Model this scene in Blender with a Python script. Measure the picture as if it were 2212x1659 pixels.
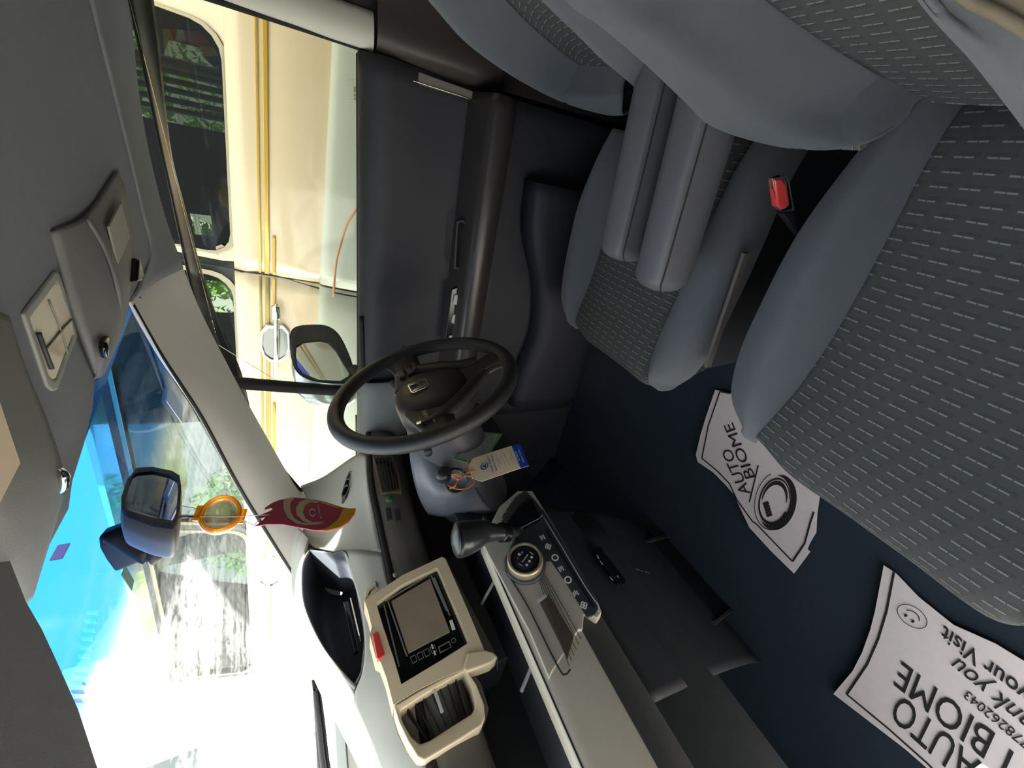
import bpy, bmesh, math, random
from mathutils import Vector, Matrix
random.seed(7)
for o in list(bpy.data.objects): bpy.data.objects.remove(o)
SC = bpy.context.scene
COL = SC.collection
V = Vector

# ------------------------------------------------------------ camera
IMG_W, IMG_H, FPX = 2212.0, 1659.0, 831.0
# car axes seen in camera space (x right, y down, z into the picture): forward, rightwards, downwards
_F = V((-330, 1477, 831)).normalized()
_R = V((-461, -570, 831)); _R = (_R - _F * _R.dot(_F)).normalized()
_D = _F.cross(_R)
CAM = V((0, 0, .95))
def cam_to_world(v): return V((v.dot(_F), -v.dot(_R), -v.dot(_D)))
cam = bpy.data.cameras.new('camera'); camo = bpy.data.objects.new('camera', cam); COL.objects.link(camo)
cam.sensor_fit = 'HORIZONTAL'; cam.sensor_width = 36.0; cam.lens = 36.0 * FPX / IMG_W
cam.clip_start = .01; cam.clip_end = 200
cx_, cy_, cz_ = cam_to_world(V((1, 0, 0))), cam_to_world(V((0, -1, 0))), cam_to_world(V((0, 0, -1)))
M = Matrix((cx_, cy_, cz_)).transposed().to_4x4(); M.translation = CAM
camo.matrix_world = M
SC.camera = camo

# ------------------------------------------------------------ light and exposure
SC.view_settings.view_transform = 'Standard'; SC.view_settings.look = 'None'
SC.view_settings.gamma = 1; SC.view_settings.use_curve_mapping = False
SC.view_settings.exposure = 1.5
w = bpy.data.worlds.new('world'); SC.world = w; w.use_nodes = True
nt = w.node_tree; nt.nodes.clear()
wo = nt.nodes.new('ShaderNodeOutputWorld'); bg = nt.nodes.new('ShaderNodeBackground')
bg.inputs[0].default_value = (.92, .965, 1.0, 1); bg.inputs[1].default_value = 1.0
nt.links.new(bg.outputs[0], wo.inputs[0])
sun = bpy.data.lights.new('sun', 'SUN'); sun.energy = 14.0; sun.angle = .01; sun.color = (1, .96, .88)
suno = bpy.data.objects.new('sun', sun); COL.objects.link(suno)
SUN_DIR = V((-.40, .22, .90)).normalized()          # towards the sun: almost overhead, a little to the left
suno.rotation_euler = SUN_DIR.to_track_quat('Z', 'Y').to_euler()

# ------------------------------------------------------------ geometry helpers
def ray(x, y): return cam_to_world(V(((x - IMG_W / 2), (y - IMG_H / 2), FPX))) / FPX
def PX(x, y, X): r = ray(x, y); return CAM + r * ((X - CAM.x) / r.x)
def PY(x, y, Y): r = ray(x, y); return CAM + r * ((Y - CAM.y) / r.y)
def PZ(x, y, Z): r = ray(x, y); return CAM + r * ((Z - CAM.z) / r.z)
def PP(x, y, o, n): r = ray(x, y); return CAM + r * ((o - CAM).dot(n) / r.dot(n))   # point of the plane (o, n)
def PN(x, y, a, b, c): return PP(x, y, a, (b - a).cross(c - a))

WO = {}     # world origin of every object
def lin(c):
    def f(u):
        u /= 255.0
        return u / 12.92 if u <= .04045 else ((u + .055) / 1.055) ** 2.4
    return (f(c[0]), f(c[1]), f(c[2]), 1)
MATS = {}
def mat(name, c, rough=.6, metal=0, bump=0, bscale=400, vary=0, vscale=8, spec=.5, emit=None, trans=0, coat=0, alpha=1, ior=1.45, sheen=0):
    if name in MATS: return MATS[name]
    m = bpy.data.materials.new(name); m.use_nodes = True; MATS[name] = m
    n = m.node_tree; b = n.nodes['Principled BSDF']
    b.inputs['Base Color'].default_value = lin(c); b.inputs['Roughness'].default_value = rough
    b.inputs['Metallic'].default_value = metal; b.inputs['Specular IOR Level'].default_value = spec
    b.inputs['IOR'].default_value = ior
    if coat: b.inputs['Coat Weight'].default_value = coat
    if sheen: b.inputs['Sheen Weight'].default_value = sheen
    if trans: b.inputs['Transmission Weight'].default_value = trans
    if alpha < 1: b.inputs['Alpha'].default_value = alpha
    if emit: b.inputs['Emission Color'].default_value = lin(c); b.inputs['Emission Strength'].default_value = emit
    tc = n.nodes.new('ShaderNodeTexCoord')
    if bump:
        t = n.nodes.new('ShaderNodeTexNoise'); t.inputs['Scale'].default_value = bscale; t.inputs['Detail'].default_value = 3
        n.links.new(tc.outputs['Object'], t.inputs['Vector'])
        bp = n.nodes.new('ShaderNodeBump'); bp.inputs['Strength'].default_value = bump; bp.inputs['Distance'].default_value = .002
        n.links.new(t.outputs['Fac'], bp.inputs['Height']); n.links.new(bp.outputs['Normal'], b.inputs['Normal'])
    if vary:
        t = n.nodes.new('ShaderNodeTexNoise'); t.inputs['Scale'].default_value = vscale; t.inputs['Detail'].default_value = 4
        n.links.new(tc.outputs['Object'], t.inputs['Vector'])
        mx = n.nodes.new('ShaderNodeMixRGB'); mx.blend_type = 'MIX'
        l = lin(c); mx.inputs[1].default_value = (l[0] * (1 - vary), l[1] * (1 - vary), l[2] * (1 - vary), 1)
        mx.inputs[2].default_value = (min(1, l[0] * (1 + vary)), min(1, l[1] * (1 + vary)), min(1, l[2] * (1 + vary)), 1)
        n.links.new(t.outputs['Fac'], mx.inputs[0]); n.links.new(mx.outputs[0], b.inputs['Base Color'])
    return m

def link(name, verts, faces, m, parent=None, smooth=True, uvs=None, mods=()):
    verts = [V(v) for v in verts]
    c = sum(verts, V((0, 0, 0))) / max(1, len(verts))
    me = bpy.data.meshes.new(name); me.from_pydata([v - c for v in verts], [], faces); me.update()
    o = bpy.data.objects.new(name, me); COL.objects.link(o)
    me.materials.append(m)
    if smooth:
        for p in me.polygons: p.use_smooth = True
    if uvs:
        ul = me.uv_layers.new(name='UVMap')
        for lp in me.loops: ul.data[lp.index].uv = uvs[lp.vertex_index]
    WO[o] = c
    if parent is not None: o.parent = parent; o.location = c - WO[parent]
    else: o.location = c
    for k in mods: k(o)
    return o
def tag(o, label, cat, group=None):
    o['label'] = label; o['category'] = cat
    if group: o['group'] = group
    return o
def thing(name, loc, label, cat, group=None):
    e = bpy.data.objects.new(name, None); e.empty_display_size = .02; COL.objects.link(e); e.location = V(loc); WO[e] = V(loc)
    return tag(e, label, cat, group)
def struct(o, label=None):
    o['kind'] = 'structure'
    if label: o['label'] = label
    return o
def fix(o):          # consistent outward normals
    b = bmesh.new(); b.from_mesh(o.data); bmesh.ops.recalc_face_normals(b, faces=b.faces); b.to_mesh(o.data); b.free(); return o
def m_bevel(w, s=3):
    def f(o):
        q = o.modifiers.new('bevel', 'BEVEL'); q.width = w; q.segments = s; q.limit_method = 'ANGLE'; q.angle_limit = .6
        fix(o)
    return f
def m_solid(t, off=0):
    def f(o): q = o.modifiers.new('solid', 'SOLIDIFY'); q.thickness = t; q.offset = off
    return f
def m_sub(l=2):
    def f(o): q = o.modifiers.new('sub', 'SUBSURF'); q.levels = l; q.render_levels = l
    return f
def prism(name, pts, ext, m, parent=None, bev=.002, smooth=False, seg=3):
    pts = [V(p) for p in pts]; n = len(pts); e = V(ext)
    v = pts + [p + e for p in pts]
    f = [list(range(n)), list(range(2 * n - 1, n - 1, -1))] + [[i, i + n, (i + 1) % n + n, (i + 1) % n] for i in range(n)]
    o = link(name, v, f, m, parent, smooth=False, mods=[m_bevel(bev, seg)] if bev else [])
    fix(o)
    if bev or smooth:
        for p in o.data.polygons: p.use_smooth = True
        if bev:
            q = o.modifiers.new('wn', 'WEIGHTED_NORMAL'); q.keep_sharp = True
        o.data.shade_smooth() if False else None
    return o
def box(name, c, s, m, parent=None, bev=.003, rot=None, seg=3):
    c = V(c); h = V(s) / 2; R = rot or Matrix.Identity(3)
    pts = [c + R @ V((sx * h.x, sy * h.y, -h.z)) for sx, sy in ((-1, -1), (1, -1), (1, 1), (-1, 1))]
    return prism(name, pts, R @ V((0, 0, s[2])), m, parent, bev, seg=seg)
def cr(p0, p1, p2, p3, t):
    return (p1 * 2 + (p2 - p0) * t + (p0 * 2 - p1 * 5 + p2 * 4 - p3) * t * t + (p1 * 3 - p0 - p2 * 3 + p3) * t * t * t) * .5
def curve(pts, k=6, closed=False):
    pts = [V(p) for p in pts]; n = len(pts)
    if n < 3 and not closed:
        return [pts[0].lerp(pts[1], i / k) for i in range(k + 1)]
    out = []
    for i in range(n if closed else n - 1):
        if closed: a, b, c, d = pts[i - 1], pts[i], pts[(i + 1) % n], pts[(i + 2) % n]
        else: b, c = pts[i], pts[i + 1]; a = pts[i - 1] if i else b * 2 - c; d = pts[i + 2] if i + 2 < n else c * 2 - b
        out += [cr(a, b, c, d, j / k) for j in range(k)]
    if not closed: out.append(pts[-1])
    return out
def surf(name, rows, m, parent=None, k=6, thick=0, uv=None, off=0, closed_v=False, k2=None, kind=None):
    """smooth surface through a net of points (rows of equal length)"""
    k2 = k2 or k
    R = [curve(r, k, closed_v) for r in rows]
    n = len(R[0]); cols = [curve([r[j] for r in R], k2) for j in range(n)]
    nr = len(cols[0]); verts = [cols[j][i] for i in range(nr) for j in range(n)]
    fs = []
    for i in range(nr - 1):
        for j in range(n - 1 if not closed_v else n):
            a = i * n + j; b = i * n + (j + 1) % n
            fs.append([a, b, b + n, a + n])
    uvs = None
    if uv:
        uvs = []
        acc = [0] * n
        for i in range(nr):
            for j in range(n):
                p = verts[i * n + j]
                if i: acc[j] += (p - verts[(i - 1) * n + j]).length
                uvs.append((p.y, acc[j]))
    return link(name, verts, fs, m, parent, uvs=uvs, mods=[m_solid(thick, off)] if thick else [])
def tube(name, pts, r, m, parent=None, k=6, seg=10, closed=False, smoothpath=True, flat=None):
    P = curve(pts, k, closed) if smoothpath else [V(p) for p in pts]
    n = len(P); verts = []; fs = []
    up = V((0, 0, 1))
    for i, p in enumerate(P):
        t = ((P[(i + 1) % n] if closed or i < n - 1 else p) - (P[i - 1] if closed or i else p)).normalized()
        a = t.cross(up)
        if a.length < .1: a = t.cross(V((1, 0, 0)))
        a.normalize(); b = t.cross(a).normalized()
        rr = r(i / (n - 1)) if callable(r) else r
        for j in range(seg):
            th = 2 * math.pi * j / seg
            verts.append(p + (a * math.cos(th) + b * math.sin(th) * (flat or 1)) * rr)
    for i in range(n if closed else n - 1):
        for j in range(seg):
            a = i * seg + j; b = i * seg + (j + 1) % seg; c = ((i + 1) % n) * seg
            fs.append([a, b, c + (j + 1) % seg, c + j])
    if not closed: fs += [list(range(seg))[::-1], [(n - 1) * seg + j for j in range(seg)]]
    return fix(link(name, verts, fs, m, parent))
def lathe(name, o, axis, prof, m, parent=None, seg=32, ref=None):
    """prof: (radius, distance along the axis)"""
    ax = V(axis).normalized(); a = ax.cross(V((0, 0, 1)) if abs(ax.z) < .9 else V((1, 0, 0))).normalized(); b = ax.cross(a)
    v = []; f = []
    for r, h in prof:
        for j in range(seg):
            th = 2 * math.pi * j / seg
            v.append(V(o) + ax * h + (a * math.cos(th) + b * math.sin(th)) * max(r, 1e-5))
    for i in range(len(prof) - 1):
        for j in range(seg): f.append([i * seg + j, i * seg + (j + 1) % seg, (i + 1) * seg + (j + 1) % seg, (i + 1) * seg + j])
    if prof[0][0] > 1e-4: f.append(list(range(seg))[::-1])
    if prof[-1][0] > 1e-4: f.append([(len(prof) - 1) * seg + j for j in range(seg)])
    return fix(link(name, v, f, m, parent))
def frame_face(name, outer, inner, ext, m, parent=None, bev=.002):
    """a ring between two outlines with the same number of points, given a depth"""
    n = len(outer); e = V(ext)
    v = [V(p) for p in outer] + [V(p) for p in inner]; v += [p + e for p in v]
    f = []
    for i in range(n):
        j = (i + 1) % n
        f += [[i, j, n + j, n + i], [2 * n + i, 3 * n + i, 3 * n + j, 2 * n + j], [i, 2 * n + i, 2 * n + j, j], [n + i, n + j, 3 * n + j, 3 * n + i]]
    o = link(name, v, f, m, parent, mods=[m_bevel(bev, 2)] if bev else [])
    fix(o)
    if bev: q = o.modifiers.new('wn', 'WEIGHTED_NORMAL')
    return o
def text(name, s, p0, p1, p2, m, parent=None, lift=None, depth=.0004, shear=0, bold=0):
    """lettering fitted between baseline start p0, baseline end p1 and the point p2 above the start"""
    cu = bpy.data.curves.new(name, 'FONT'); cu.body = s; cu.offset = bold; cu.shear = shear; cu.resolution_u = 3
    t = bpy.data.objects.new(name, cu); COL.objects.link(t)
    dg = bpy.context.evaluated_depsgraph_get(); me = bpy.data.meshes.new_from_object(t.evaluated_get(dg))
    bpy.data.objects.remove(t); vs = [v.co.copy() for v in me.vertices]; fs = [list(p.vertices) for p in me.polygons]
    x0 = min(v.x for v in vs); x1 = max(v.x for v in vs); y0 = min(v.y for v in vs); y1 = max(v.y for v in vs)
    p0, p1, p2 = V(p0), V(p1), V(p2); u = p1 - p0; w_ = p2 - p0
    nrm = u.cross(w_).normalized(); lf = lift if lift is not None else .0008
    out = [p0 + u * ((v.x - x0) / (x1 - x0)) + w_ * ((v.y - y0) / (y1 - y0)) + nrm * lf for v in vs]
    return link(name, out, fs, m, parent, smooth=False, mods=[m_solid(depth, 0)])
def disc_outline(c, a, b, n=24, ph=0):
    return [V(c) + V(a) * math.cos(2 * math.pi * i / n + ph) + V(b) * math.sin(2 * math.pi * i / n + ph) for i in range(n)]
def ring(name, c, a, b, w_, m, parent=None, n=40, a0=0, a1=2 * math.pi, lift=.0008, taper=None, depth=.0004):
    """flat ring or arc in the plane of a and b; w_ is the line width relative to the radius"""
    c, a, b = V(c), V(a), V(b); nr = a.cross(b).normalized(); v = []; f = []
    for i in range(n + 1):
        th = a0 + (a1 - a0) * i / n; ww = w_ * (taper(i / n) if taper else 1)
        d = a * math.cos(th) + b * math.sin(th)
        v += [c + d * (1 - ww / 2) + nr * lift, c + d * (1 + ww / 2) + nr * lift]
    for i in range(n): f.append([2 * i, 2 * i + 1, 2 * i + 3, 2 * i + 2])
    return link(name, v, f, m, parent, smooth=False, mods=[m_solid(depth, 0)])
def strip(name, a, b, w_, nr, m, parent=None, t=.0006):
    a, b = V(a), V(b); d = (b - a).normalized(); s = d.cross(V(nr)).normalized() * w_ / 2
    return prism(name, [a - s, b - s, b + s, a + s], V(nr).normalized() * t, m, parent, bev=0)
# ------------------------------------------------------------ materials
black = mat('black plastic', (40, 41, 45), .5, bump=.25, bscale=900)
vblack = mat('deep black plastic', (22, 23, 26), .6)
gloss = mat('gloss black', (16, 17, 20), .15)
doorm = mat('door trim plastic', (52, 52, 57), .62, bump=.2, bscale=700)
sill = mat('grey soft plastic', (120, 122, 122), .6, bump=.2, bscale=900)
headm = mat('headliner cloth', (124, 128, 136), .95, bump=.35, bscale=1600, vary=.06, vscale=500)
pillm = mat('pillar plastic', (220, 216, 214), .75, bump=.15, bscale=900)
rubber = mat('black rubber', (14, 14, 16), .7)
carpet = mat('dark carpet', (46, 58, 70), 1, bump=.8, bscale=1500, vary=.3, vscale=900)
brownp = mat('dark brown plastic', (52, 46, 44), .55)
silver = mat('satin silver plastic', (186, 180, 166), .42, metal=.12, bump=.05, bscale=900)
beige = mat('champagne plastic', (226, 208, 176), .38, metal=.1)
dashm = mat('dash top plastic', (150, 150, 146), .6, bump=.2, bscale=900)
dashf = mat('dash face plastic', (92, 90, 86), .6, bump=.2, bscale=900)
chrome = mat('chrome', (210, 210, 208), .12, metal=1)
white = mat('white print', (225, 225, 222), .7)
lgrey = mat('light grey', (190, 192, 192), .6)
red = mat('red plastic', (205, 62, 62), .35, coat=.4)

def glassy(name, tint=(1, 1, 1), gloss_f=.06, rough=0):
    m = bpy.data.materials.new(name); m.use_nodes = True; n = m.node_tree; n.nodes.clear()
    out = n.nodes.new('ShaderNodeOutputMaterial'); mx = n.nodes.new('ShaderNodeMixShader')
    t = n.nodes.new('ShaderNodeBsdfTransparent'); t.inputs[0].default_value = (*tint, 1)
    g = n.nodes.new('ShaderNodeBsdfGlossy'); g.inputs['Roughness'].default_value = rough
    fr = n.nodes.new('ShaderNodeFresnel'); fr.inputs[0].default_value = 1.2
    n.links.new(fr.outputs[0], mx.inputs[0]); n.links.new(t.outputs[0], mx.inputs[1]); n.links.new(g.outputs[0], mx.inputs[2]); n.links.new(mx.outputs[0], out.inputs[0])
    return m
# ------------------------------------------------------------ floor, ceiling, rear of the cabin
HZ = 1.18      # headliner height
struct(prism('floor', [(-2.6, -1.1, 0), (1.12, -1.1, 0), (1.12, .36, 0), (-2.6, .36, 0)], (0, 0, -.05), carpet, bev=0), 'dark blue-black carpet on the car floor')
# toe board: the floor rising under the dash
struct(surf('wall_front', [[(1.10, y, 0), (1.28, y, .12), (1.42, y, .32), (1.46, y, .60), (1.40, y, .84)] for y in (-1.1, -.6, -.1, .36)], carpet, k=3, thick=.03), 'dark carpeted toe board under the dash')
# headliner, its front edge follows the top of the windscreen
fe = [PZ(*q, HZ) for q in [(283, 652), (262, 705), (232, 775), (207, 830), (204, 880), (185, 960), (160, 1040), (152, 1100), (110, 1180), (78, 1250), (60, 1299)]]
fe += [V((p.x, -.74 - p.y, HZ)) for p in fe[:10] if p.y < -.42][::-1] + [V((.2, .12, HZ)), V((.1, .3, HZ))]
outl = [V((-2.6, .3, HZ)), V((-2.6, -1.0, HZ)), V((-.15, -.86, HZ)), V((.1, -.86, HZ)), V((.24, -.84, HZ))] + fe
struct(prism('ceiling', outl, (0, 0, .03), headm, bev=.004), 'grey cloth headliner')
roof = prism('ceiling', [V((-2.6, .38, HZ + .05)), V((-2.6, -1.1, HZ + .05)), V((.2, -1.06, HZ + .05)), V((.33, -.9, HZ + .05)), V((.48, -.4, HZ + .05)), V((.3, .3, HZ + .05))], (0, 0, .02), mat('roof paint', (120, 125, 132), .3, metal=.4), bev=0)
struct(roof, 'painted steel roof above the headliner')
# curved side of the headliner down to the top of the driver's window
he = [PY(a, b, -1.0) for a, b in [(271, 0), (297, 206), (322, 344), (354, 470), (392, 581)]]
he = [V((-1.2, -1.0, he[0].z + .01)), V((-.3, -1.0, he[0].z + .005))] + he
hi = [V((-1.2, -.85, HZ)), V((-.3, -.85, HZ)), V((-.05, -.85, HZ)), V((.08, -.85, HZ)), V((.17, -.845, HZ)), V((.235, -.835, HZ)), fe[0] + V((0, 0, .0))]
struct(surf('trim_1', [[hi[i], (hi[i] * .5 + he[i] * .5) + V((0, -.01, .006)), he[i], he[i] + V((0, -.03, .012))] for i in range(7)], headm, k=5, thick=.004), 'grey headliner curving down to the driver window')
# rear of the cabin
struct(box('wall_right', (1.14, -1.085, .42), (.70, .04, .84), doorm, bev=0), 'kick panel beside the driver footwell')
struct(box('wall_left', (1.2, .37, .42), (.55, .04, .84), doorm, bev=0), 'kick panel beside the passenger footwell')
struct(box('wall_rear', (-2.6, -.37, .5), (.05, 1.5, 1.0), doorm, bev=0), 'rear end of the cabin')
struct(box('wall_right', (-1.45, -1.1, .42), (2.3, .05, .84), doorm, bev=0), 'rear side panel behind the driver')
struct(box('wall_right', (-2.3, -1.08, 1.0), (.4, .05, .4), doorm, bev=0), 'rear corner pillar on the driver side')
struct(box('wall_left', (-1.55, .36, .6), (2.1, .05, 1.2), doorm, bev=0), 'rear side panel behind the passenger')
struct(box('wall_left', (-.1, .37, .42), (.85, .04, .84), doorm, bev=.01), 'unseen passenger door panel, set to hold back side light')  # unseen panel, placed and cut short to control light from the left
struct(box('window_4', (-.1, .37, 1.01), (.85, .006, .34), glassy('dimming glass', (.35, .37, .38)), bev=0), 'unseen dark pane added over the passenger door to dim side light')  # unseen pane, tinted to cut the light entering from the left
struct(box('trim_2', (.35, .36, .0), (1.7, .08, .1), brownp, bev=.01), 'passenger door sill')

# ------------------------------------------------------------ driver side B-pillar
A = lambda x, y, Y=-1.05: PY(x, y, Y)
bp = struct(prism('trim_3', [V((-.155, -1.06, 1.19)), A(796, 108, -1.06), A(1085, 196, -1.06), V((-.16, -1.06, .05)), V((-.55, -1.06, .05)), V((-.45, -1.06, 1.19))], (0, -.04, 0), brownp, bev=.003), 'dark brown plastic pillar behind the driver window')
cb = [V((-.165, -1.045, 1.17)), A(560, 14, -1.04), A(640, 42, -1.04), A(720, 72, -1.04), A(806, 100, -1.04)]
prism_parts = []
surf('edge_strip', [[p + V((.008, -.012, 0)), p + V((.006, .006, 0)), p + V((-.018, .012, 0)), p + V((-.045, .002, 0)), p + V((-.055, -.012, 0))] for p in cb], mat('cream plastic', (214, 210, 194), .5), bp, k=4)['label'] = 'cream curved edge strip'
ce = [A(812, 92, -1.035), A(880, 118, -1.03), A(980, 150, -1.03), A(1075, 180, -1.035)]
surf('lower_cover', [[p + V((.02, -.02, 0)), p + V((.006, .012, 0)), p + V((-.022, .02, 0)), p + V((-.07, .012, 0)), p + V((-.16, .006, 0)), p + V((-.2, -.012, 0))] for p in ce], mat('warm black plastic', (66, 60, 56), .42), bp, k=4)
tube('seam_line', [A(850, 26, -1.03), A(920, 45, -1.03), A(985, 71, -1.03)], .0012, lgrey, bp, seg=6)
rs = [V((-.15, -1.05, 1.16)), A(640, 56), A(796, 108)]
tube('window_seal', rs, .006, rubber, bp, seg=8)
lathe('belt_anchor', PY(842, 14, -1.035), (0, 1, 0), [(.0, -.005), (.02, -.005), (.022, .006), (.018, .012), (.0, .014)], gloss, bp, seg=24)
b0 = PY(880, 2, -1.03); b1 = PY(898, 16, -1.03)
frame_face('belt_bracket', [PY(*q, -1.025) for q in [(868, -12), (862, 6), (897, 20), (906, -6)]], [PY(*q, -1.025) for q in [(874, -8), (869, 4), (892, 13), (899, -6)]], (0, -.004, 0), chrome, bp, .0006)

# ------------------------------------------------------------ driver's door
door = thing('door_1', (.3, -1.06, .05), 'dark plastic inside panel of the driver door', 'door'); del door['category']; struct(door)
def drow(x):
    return [(x, -1.085, .826), (x, -1.06, .830), (x, -1.035, .822), (x, -1.022, .79), (x, -1.03, .74), (x, -1.045, .66), (x, -1.05, .58), (x, -1.055, .5), (x, -1.05, .4), (x, -1.045, .2), (x, -1.05, .03)]
surf('door_panel', [drow(x) for x in (-.142, .05, .25, .42, .60, .80)], doorm, door, k=5, thick=.012)
box('door_shell', (.33, -1.105, .41), (.98, .05, .80), vblack, door, bev=0)
# rear end strip of the panel
e0 = [PY(*q, -1.02) for q in [(797, 118), (900, 156), (980, 185), (1040, 205)]]
prism('end_strip', [PY(*q, -1.028) for q in [(797, 117), (830, 128), (1040, 203), (1040, 222), (830, 160), (797, 148)]], (0, -.01, 0), mat('grey brown strip', (118, 112, 104), .5), door, .002)
tube('end_seam', [PY(*q, -1.027) for q in [(797, 147), (840, 158), (1040, 222)]], .0013, chrome, door, seg=6)
# arm rest ledge
def arow(x, w=1.0):
    return [(x, -1.05, .60), (x, -1.0 + .0, .588), (x, -.955 * w - 0, .575), (x, -.945, .555), (x, -.95, .53), (x, -.975, .508), (x, -1.045, .50)]
surf('armrest', [arow(x) for x in (-.13, .0, .15, .3, .5, .62)], mat('satin black plastic', (58, 54, 53), .33), door, k=5, thick=.004)
tube('armrest_seam', [(-.13, -.944, .548), (.2, -.944, .548), (.55, -.944, .546)], .0012, vblack, door, seg=6)
frame_face('pull_pocket', [PY(*q, -.995) for q in [(1000, 474), (1012, 486), (1000, 582), (980, 582), (986, 478)]], [PY(*q, -.995) for q in [(999, 480), (1008, 488), (996, 577), (985, 577), (990, 482)]], (0, -.01, 0), black, door, .001)
swp = prism('switch_plate', [PY(*q, -.99) for q in [(1000, 615), (1003, 735), (960, 745), (975, 625)]], (0, -.012, -.004), gloss, door, .003)
for qs in ([(982, 638), (989, 637), (989, 660), (979, 657)], [(991, 642), (999, 643), (998, 664), (990, 663)], [(979, 681), (985, 679), (985, 703), (975, 697)], [(987, 685), (995, 686), (994, 708), (986, 705)], [(971, 726), (977, 724), (978, 738), (970, 738)]):
    prism('window_switch', [PY(*q, -.985) for q in qs], (0, -.006, 0), lgrey, swp, .0015)
# door pocket along the bottom
surf('map_pocket', [[(x, -1.04, zt), (x, -.985, zt + .0), (x, -.965, zt - .04), (x, -.97, .12), (x, -1.0, .05), (x, -1.05, .04)] for x, zt in ((.02, .42), (.15, .40), (.3, .33), (.45, .30), (.58, .32), (.72, .34))], mat('pocket plastic', (50, 50, 57), .6), door, k=4, thick=.005)
tube('inner_handle_frame', [PY(*q, -1.03) for q in [(850, 742), (840, 746), (843, 790), (880, 800), (885, 762)]], .004, gloss, door, seg=8, closed=True)
prism('inner_handle', [PY(*q, -1.02) for q in [(858, 812), (868, 822), (872, 870), (862, 862)]], (0, -.01, 0), lgrey, door, .003)
tube('sill_seal', [(-.14, -1.072, .834), (.3, -1.072, .834), (.8, -1.072, .834)], .004, rubber, door, seg=6)

# smoked weather shield along the top of the door glass
smoke = mat('smoked acrylic', (34, 35, 38), .12, alpha=.88)
lo = [PY(*q, -1.13) for q in [(331, 0), (356, 224), (372, 344), (398, 445), (440, 600), (477, 705), (521, 803), (545, 905)]]
hi2 = [V((p.x - .01, -1.07, max(1.17, 1.19 - .0 * p.x))) for p in lo]
hi2[-1].z = 1.16
lo = [lo[0] + V((-.12, 0, .012))] + lo; hi2 = [hi2[0] + V((-.12, 0, 0))] + hi2
o = surf('weather_shield', [[hi2[i], hi2[i] * .5 + lo[i] * .5 + V((0, -.01, 0)), lo[i]] for i in range(9)], smoke, door, k=3, thick=.002)
o['label'] = 'smoked plastic rain shield'
# division bar and frame of the quarter light
sb = [PY(*q, -1.075) for q in [(497, 826), (560, 831), (650, 838), (760, 846)]]
tube('division_bar', [p for p in sb], .0165, rubber, door, seg=12, flat=1)
gl = mat('clear glass', (255, 255, 255), .0)
glass = glassy('side glass', (.94, .97, .95))
struct(prism('window_1', [(-.15, -1.09, .81), (.72, -1.09, .81), (.70, -1.085, .98), (.52, -1.075, 1.16), (-.15, -1.07, 1.19)], (0, -.003, 0), glass, bev=0), 'clear glass of the driver door')
qg = struct(prism('window_2', [PY(*q, -1.09) for q in [(505, 836), (783, 848), (783, 1042), (650, 1052), (600, 1000)]], (0, -.003, 0), glass, bev=0), 'small clear quarter light ahead of the division bar')
tube('gasket', [PY(*q, -1.08) for q in [(506, 838), (545, 905), (600, 1000), (640, 1050), (652, 1058), (700, 1056), (752, 1052)]], .007, rubber, qg, seg=8)
# sill under the quarter light
struct(surf('trim_4', [[(x, -1.1, .832), (x, -1.05, .838), (x, -1.0, .835), (x, -.985, .80), (x, -.99, .70)] for x in (.60, .8, 1.0, 1.15)], sill, k=4, thick=.004), 'grey plastic sill under the quarter light')

# ------------------------------------------------------------ driver side A-pillar cover
ap = [[(283, 652), (345, 640), (392, 584)], [(351, 770), (387, 722), (434, 684)], [(434, 897), (470, 862), (499, 810)], [(506, 1031), (536, 980), (564, 930)], [(564, 1128), (596, 1085), (640, 1056)], [(648, 1262), (668, 1180), (690, 1085)]]
yy = [(-.74, -.87, -1.0), (-.76, -.87, -1.01), (-.79, -.88, -1.03), (-.82, -.90, -1.05), (-.85, -.93, -1.07), (-.88, -.96, -1.07)]
rows = []
for r, y in zip(ap, yy):
    a, b, c = [PY(*r[i], y[i]) for i in range(3)]
    rows.append([a + V((.004, -.006, .003)), a, b, c, c + V((.01, -.02, .01))])
rows.insert(0, [p + V((-.045, -.004, .012)) for p in rows[0]])
struct(surf('trim_5', rows, pillm, k=7, thick=.004), 'light grey plastic cover of the driver side windscreen pillar')
WSR = [PY(*ap[i][0], yy[i][0]) for i in range(6)]
tube('trim_6', [p + V((.004, .002, 0)) for p in WSR], .0045, rubber, seg=8)['kind'] = 'structure'
COL.objects[-1]['label'] = 'black rubber edge between windscreen and pillar'
# passenger side A-pillar, mirrored about the middle of the car
MY = -.37
def mirror(p): return V((p.x, 2 * MY - p.y, p.z))
struct(surf('trim_7', [[mirror(p) for p in r] for r in rows], pillm, k=7, thick=.004), 'light grey plastic cover of the passenger side windscreen pillar')

# ------------------------------------------------------------ windscreen with its blue band and dried dirt
wsm = bpy.data.materials.new('windscreen glass'); wsm.use_nodes = True
n = wsm.node_tree; n.nodes.clear(); N = lambda t: n.nodes.new(t); L = n.links.new
out = N('ShaderNodeOutputMaterial'); uvn = N('ShaderNodeUVMap'); sep = N('ShaderNodeSeparateXYZ'); L(uvn.outputs[0], sep.inputs[0])
# uv: x across the car, y from the top (0) to the cowl (1)
band = N('ShaderNodeMapRange'); band.interpolation_type = 'SMOOTHSTEP'
band.inputs['From Min'].default_value = .16; band.inputs['From Max'].default_value = .25; band.inputs['To Min'].default_value = 1; band.inputs['To Max'].default_value = 0
L(sep.outputs['Y'], band.inputs['Value'])
tcol = N('ShaderNodeMixRGB'); tcol.inputs[1].default_value = (.90, .97, .95, 1); tcol.inputs[2].default_value = (.035, .30, .88, 1); L(band.outputs[0], tcol.inputs[0])
tr = N('ShaderNodeBsdfTransparent'); L(tcol.outputs[0], tr.inputs[0])
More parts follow.
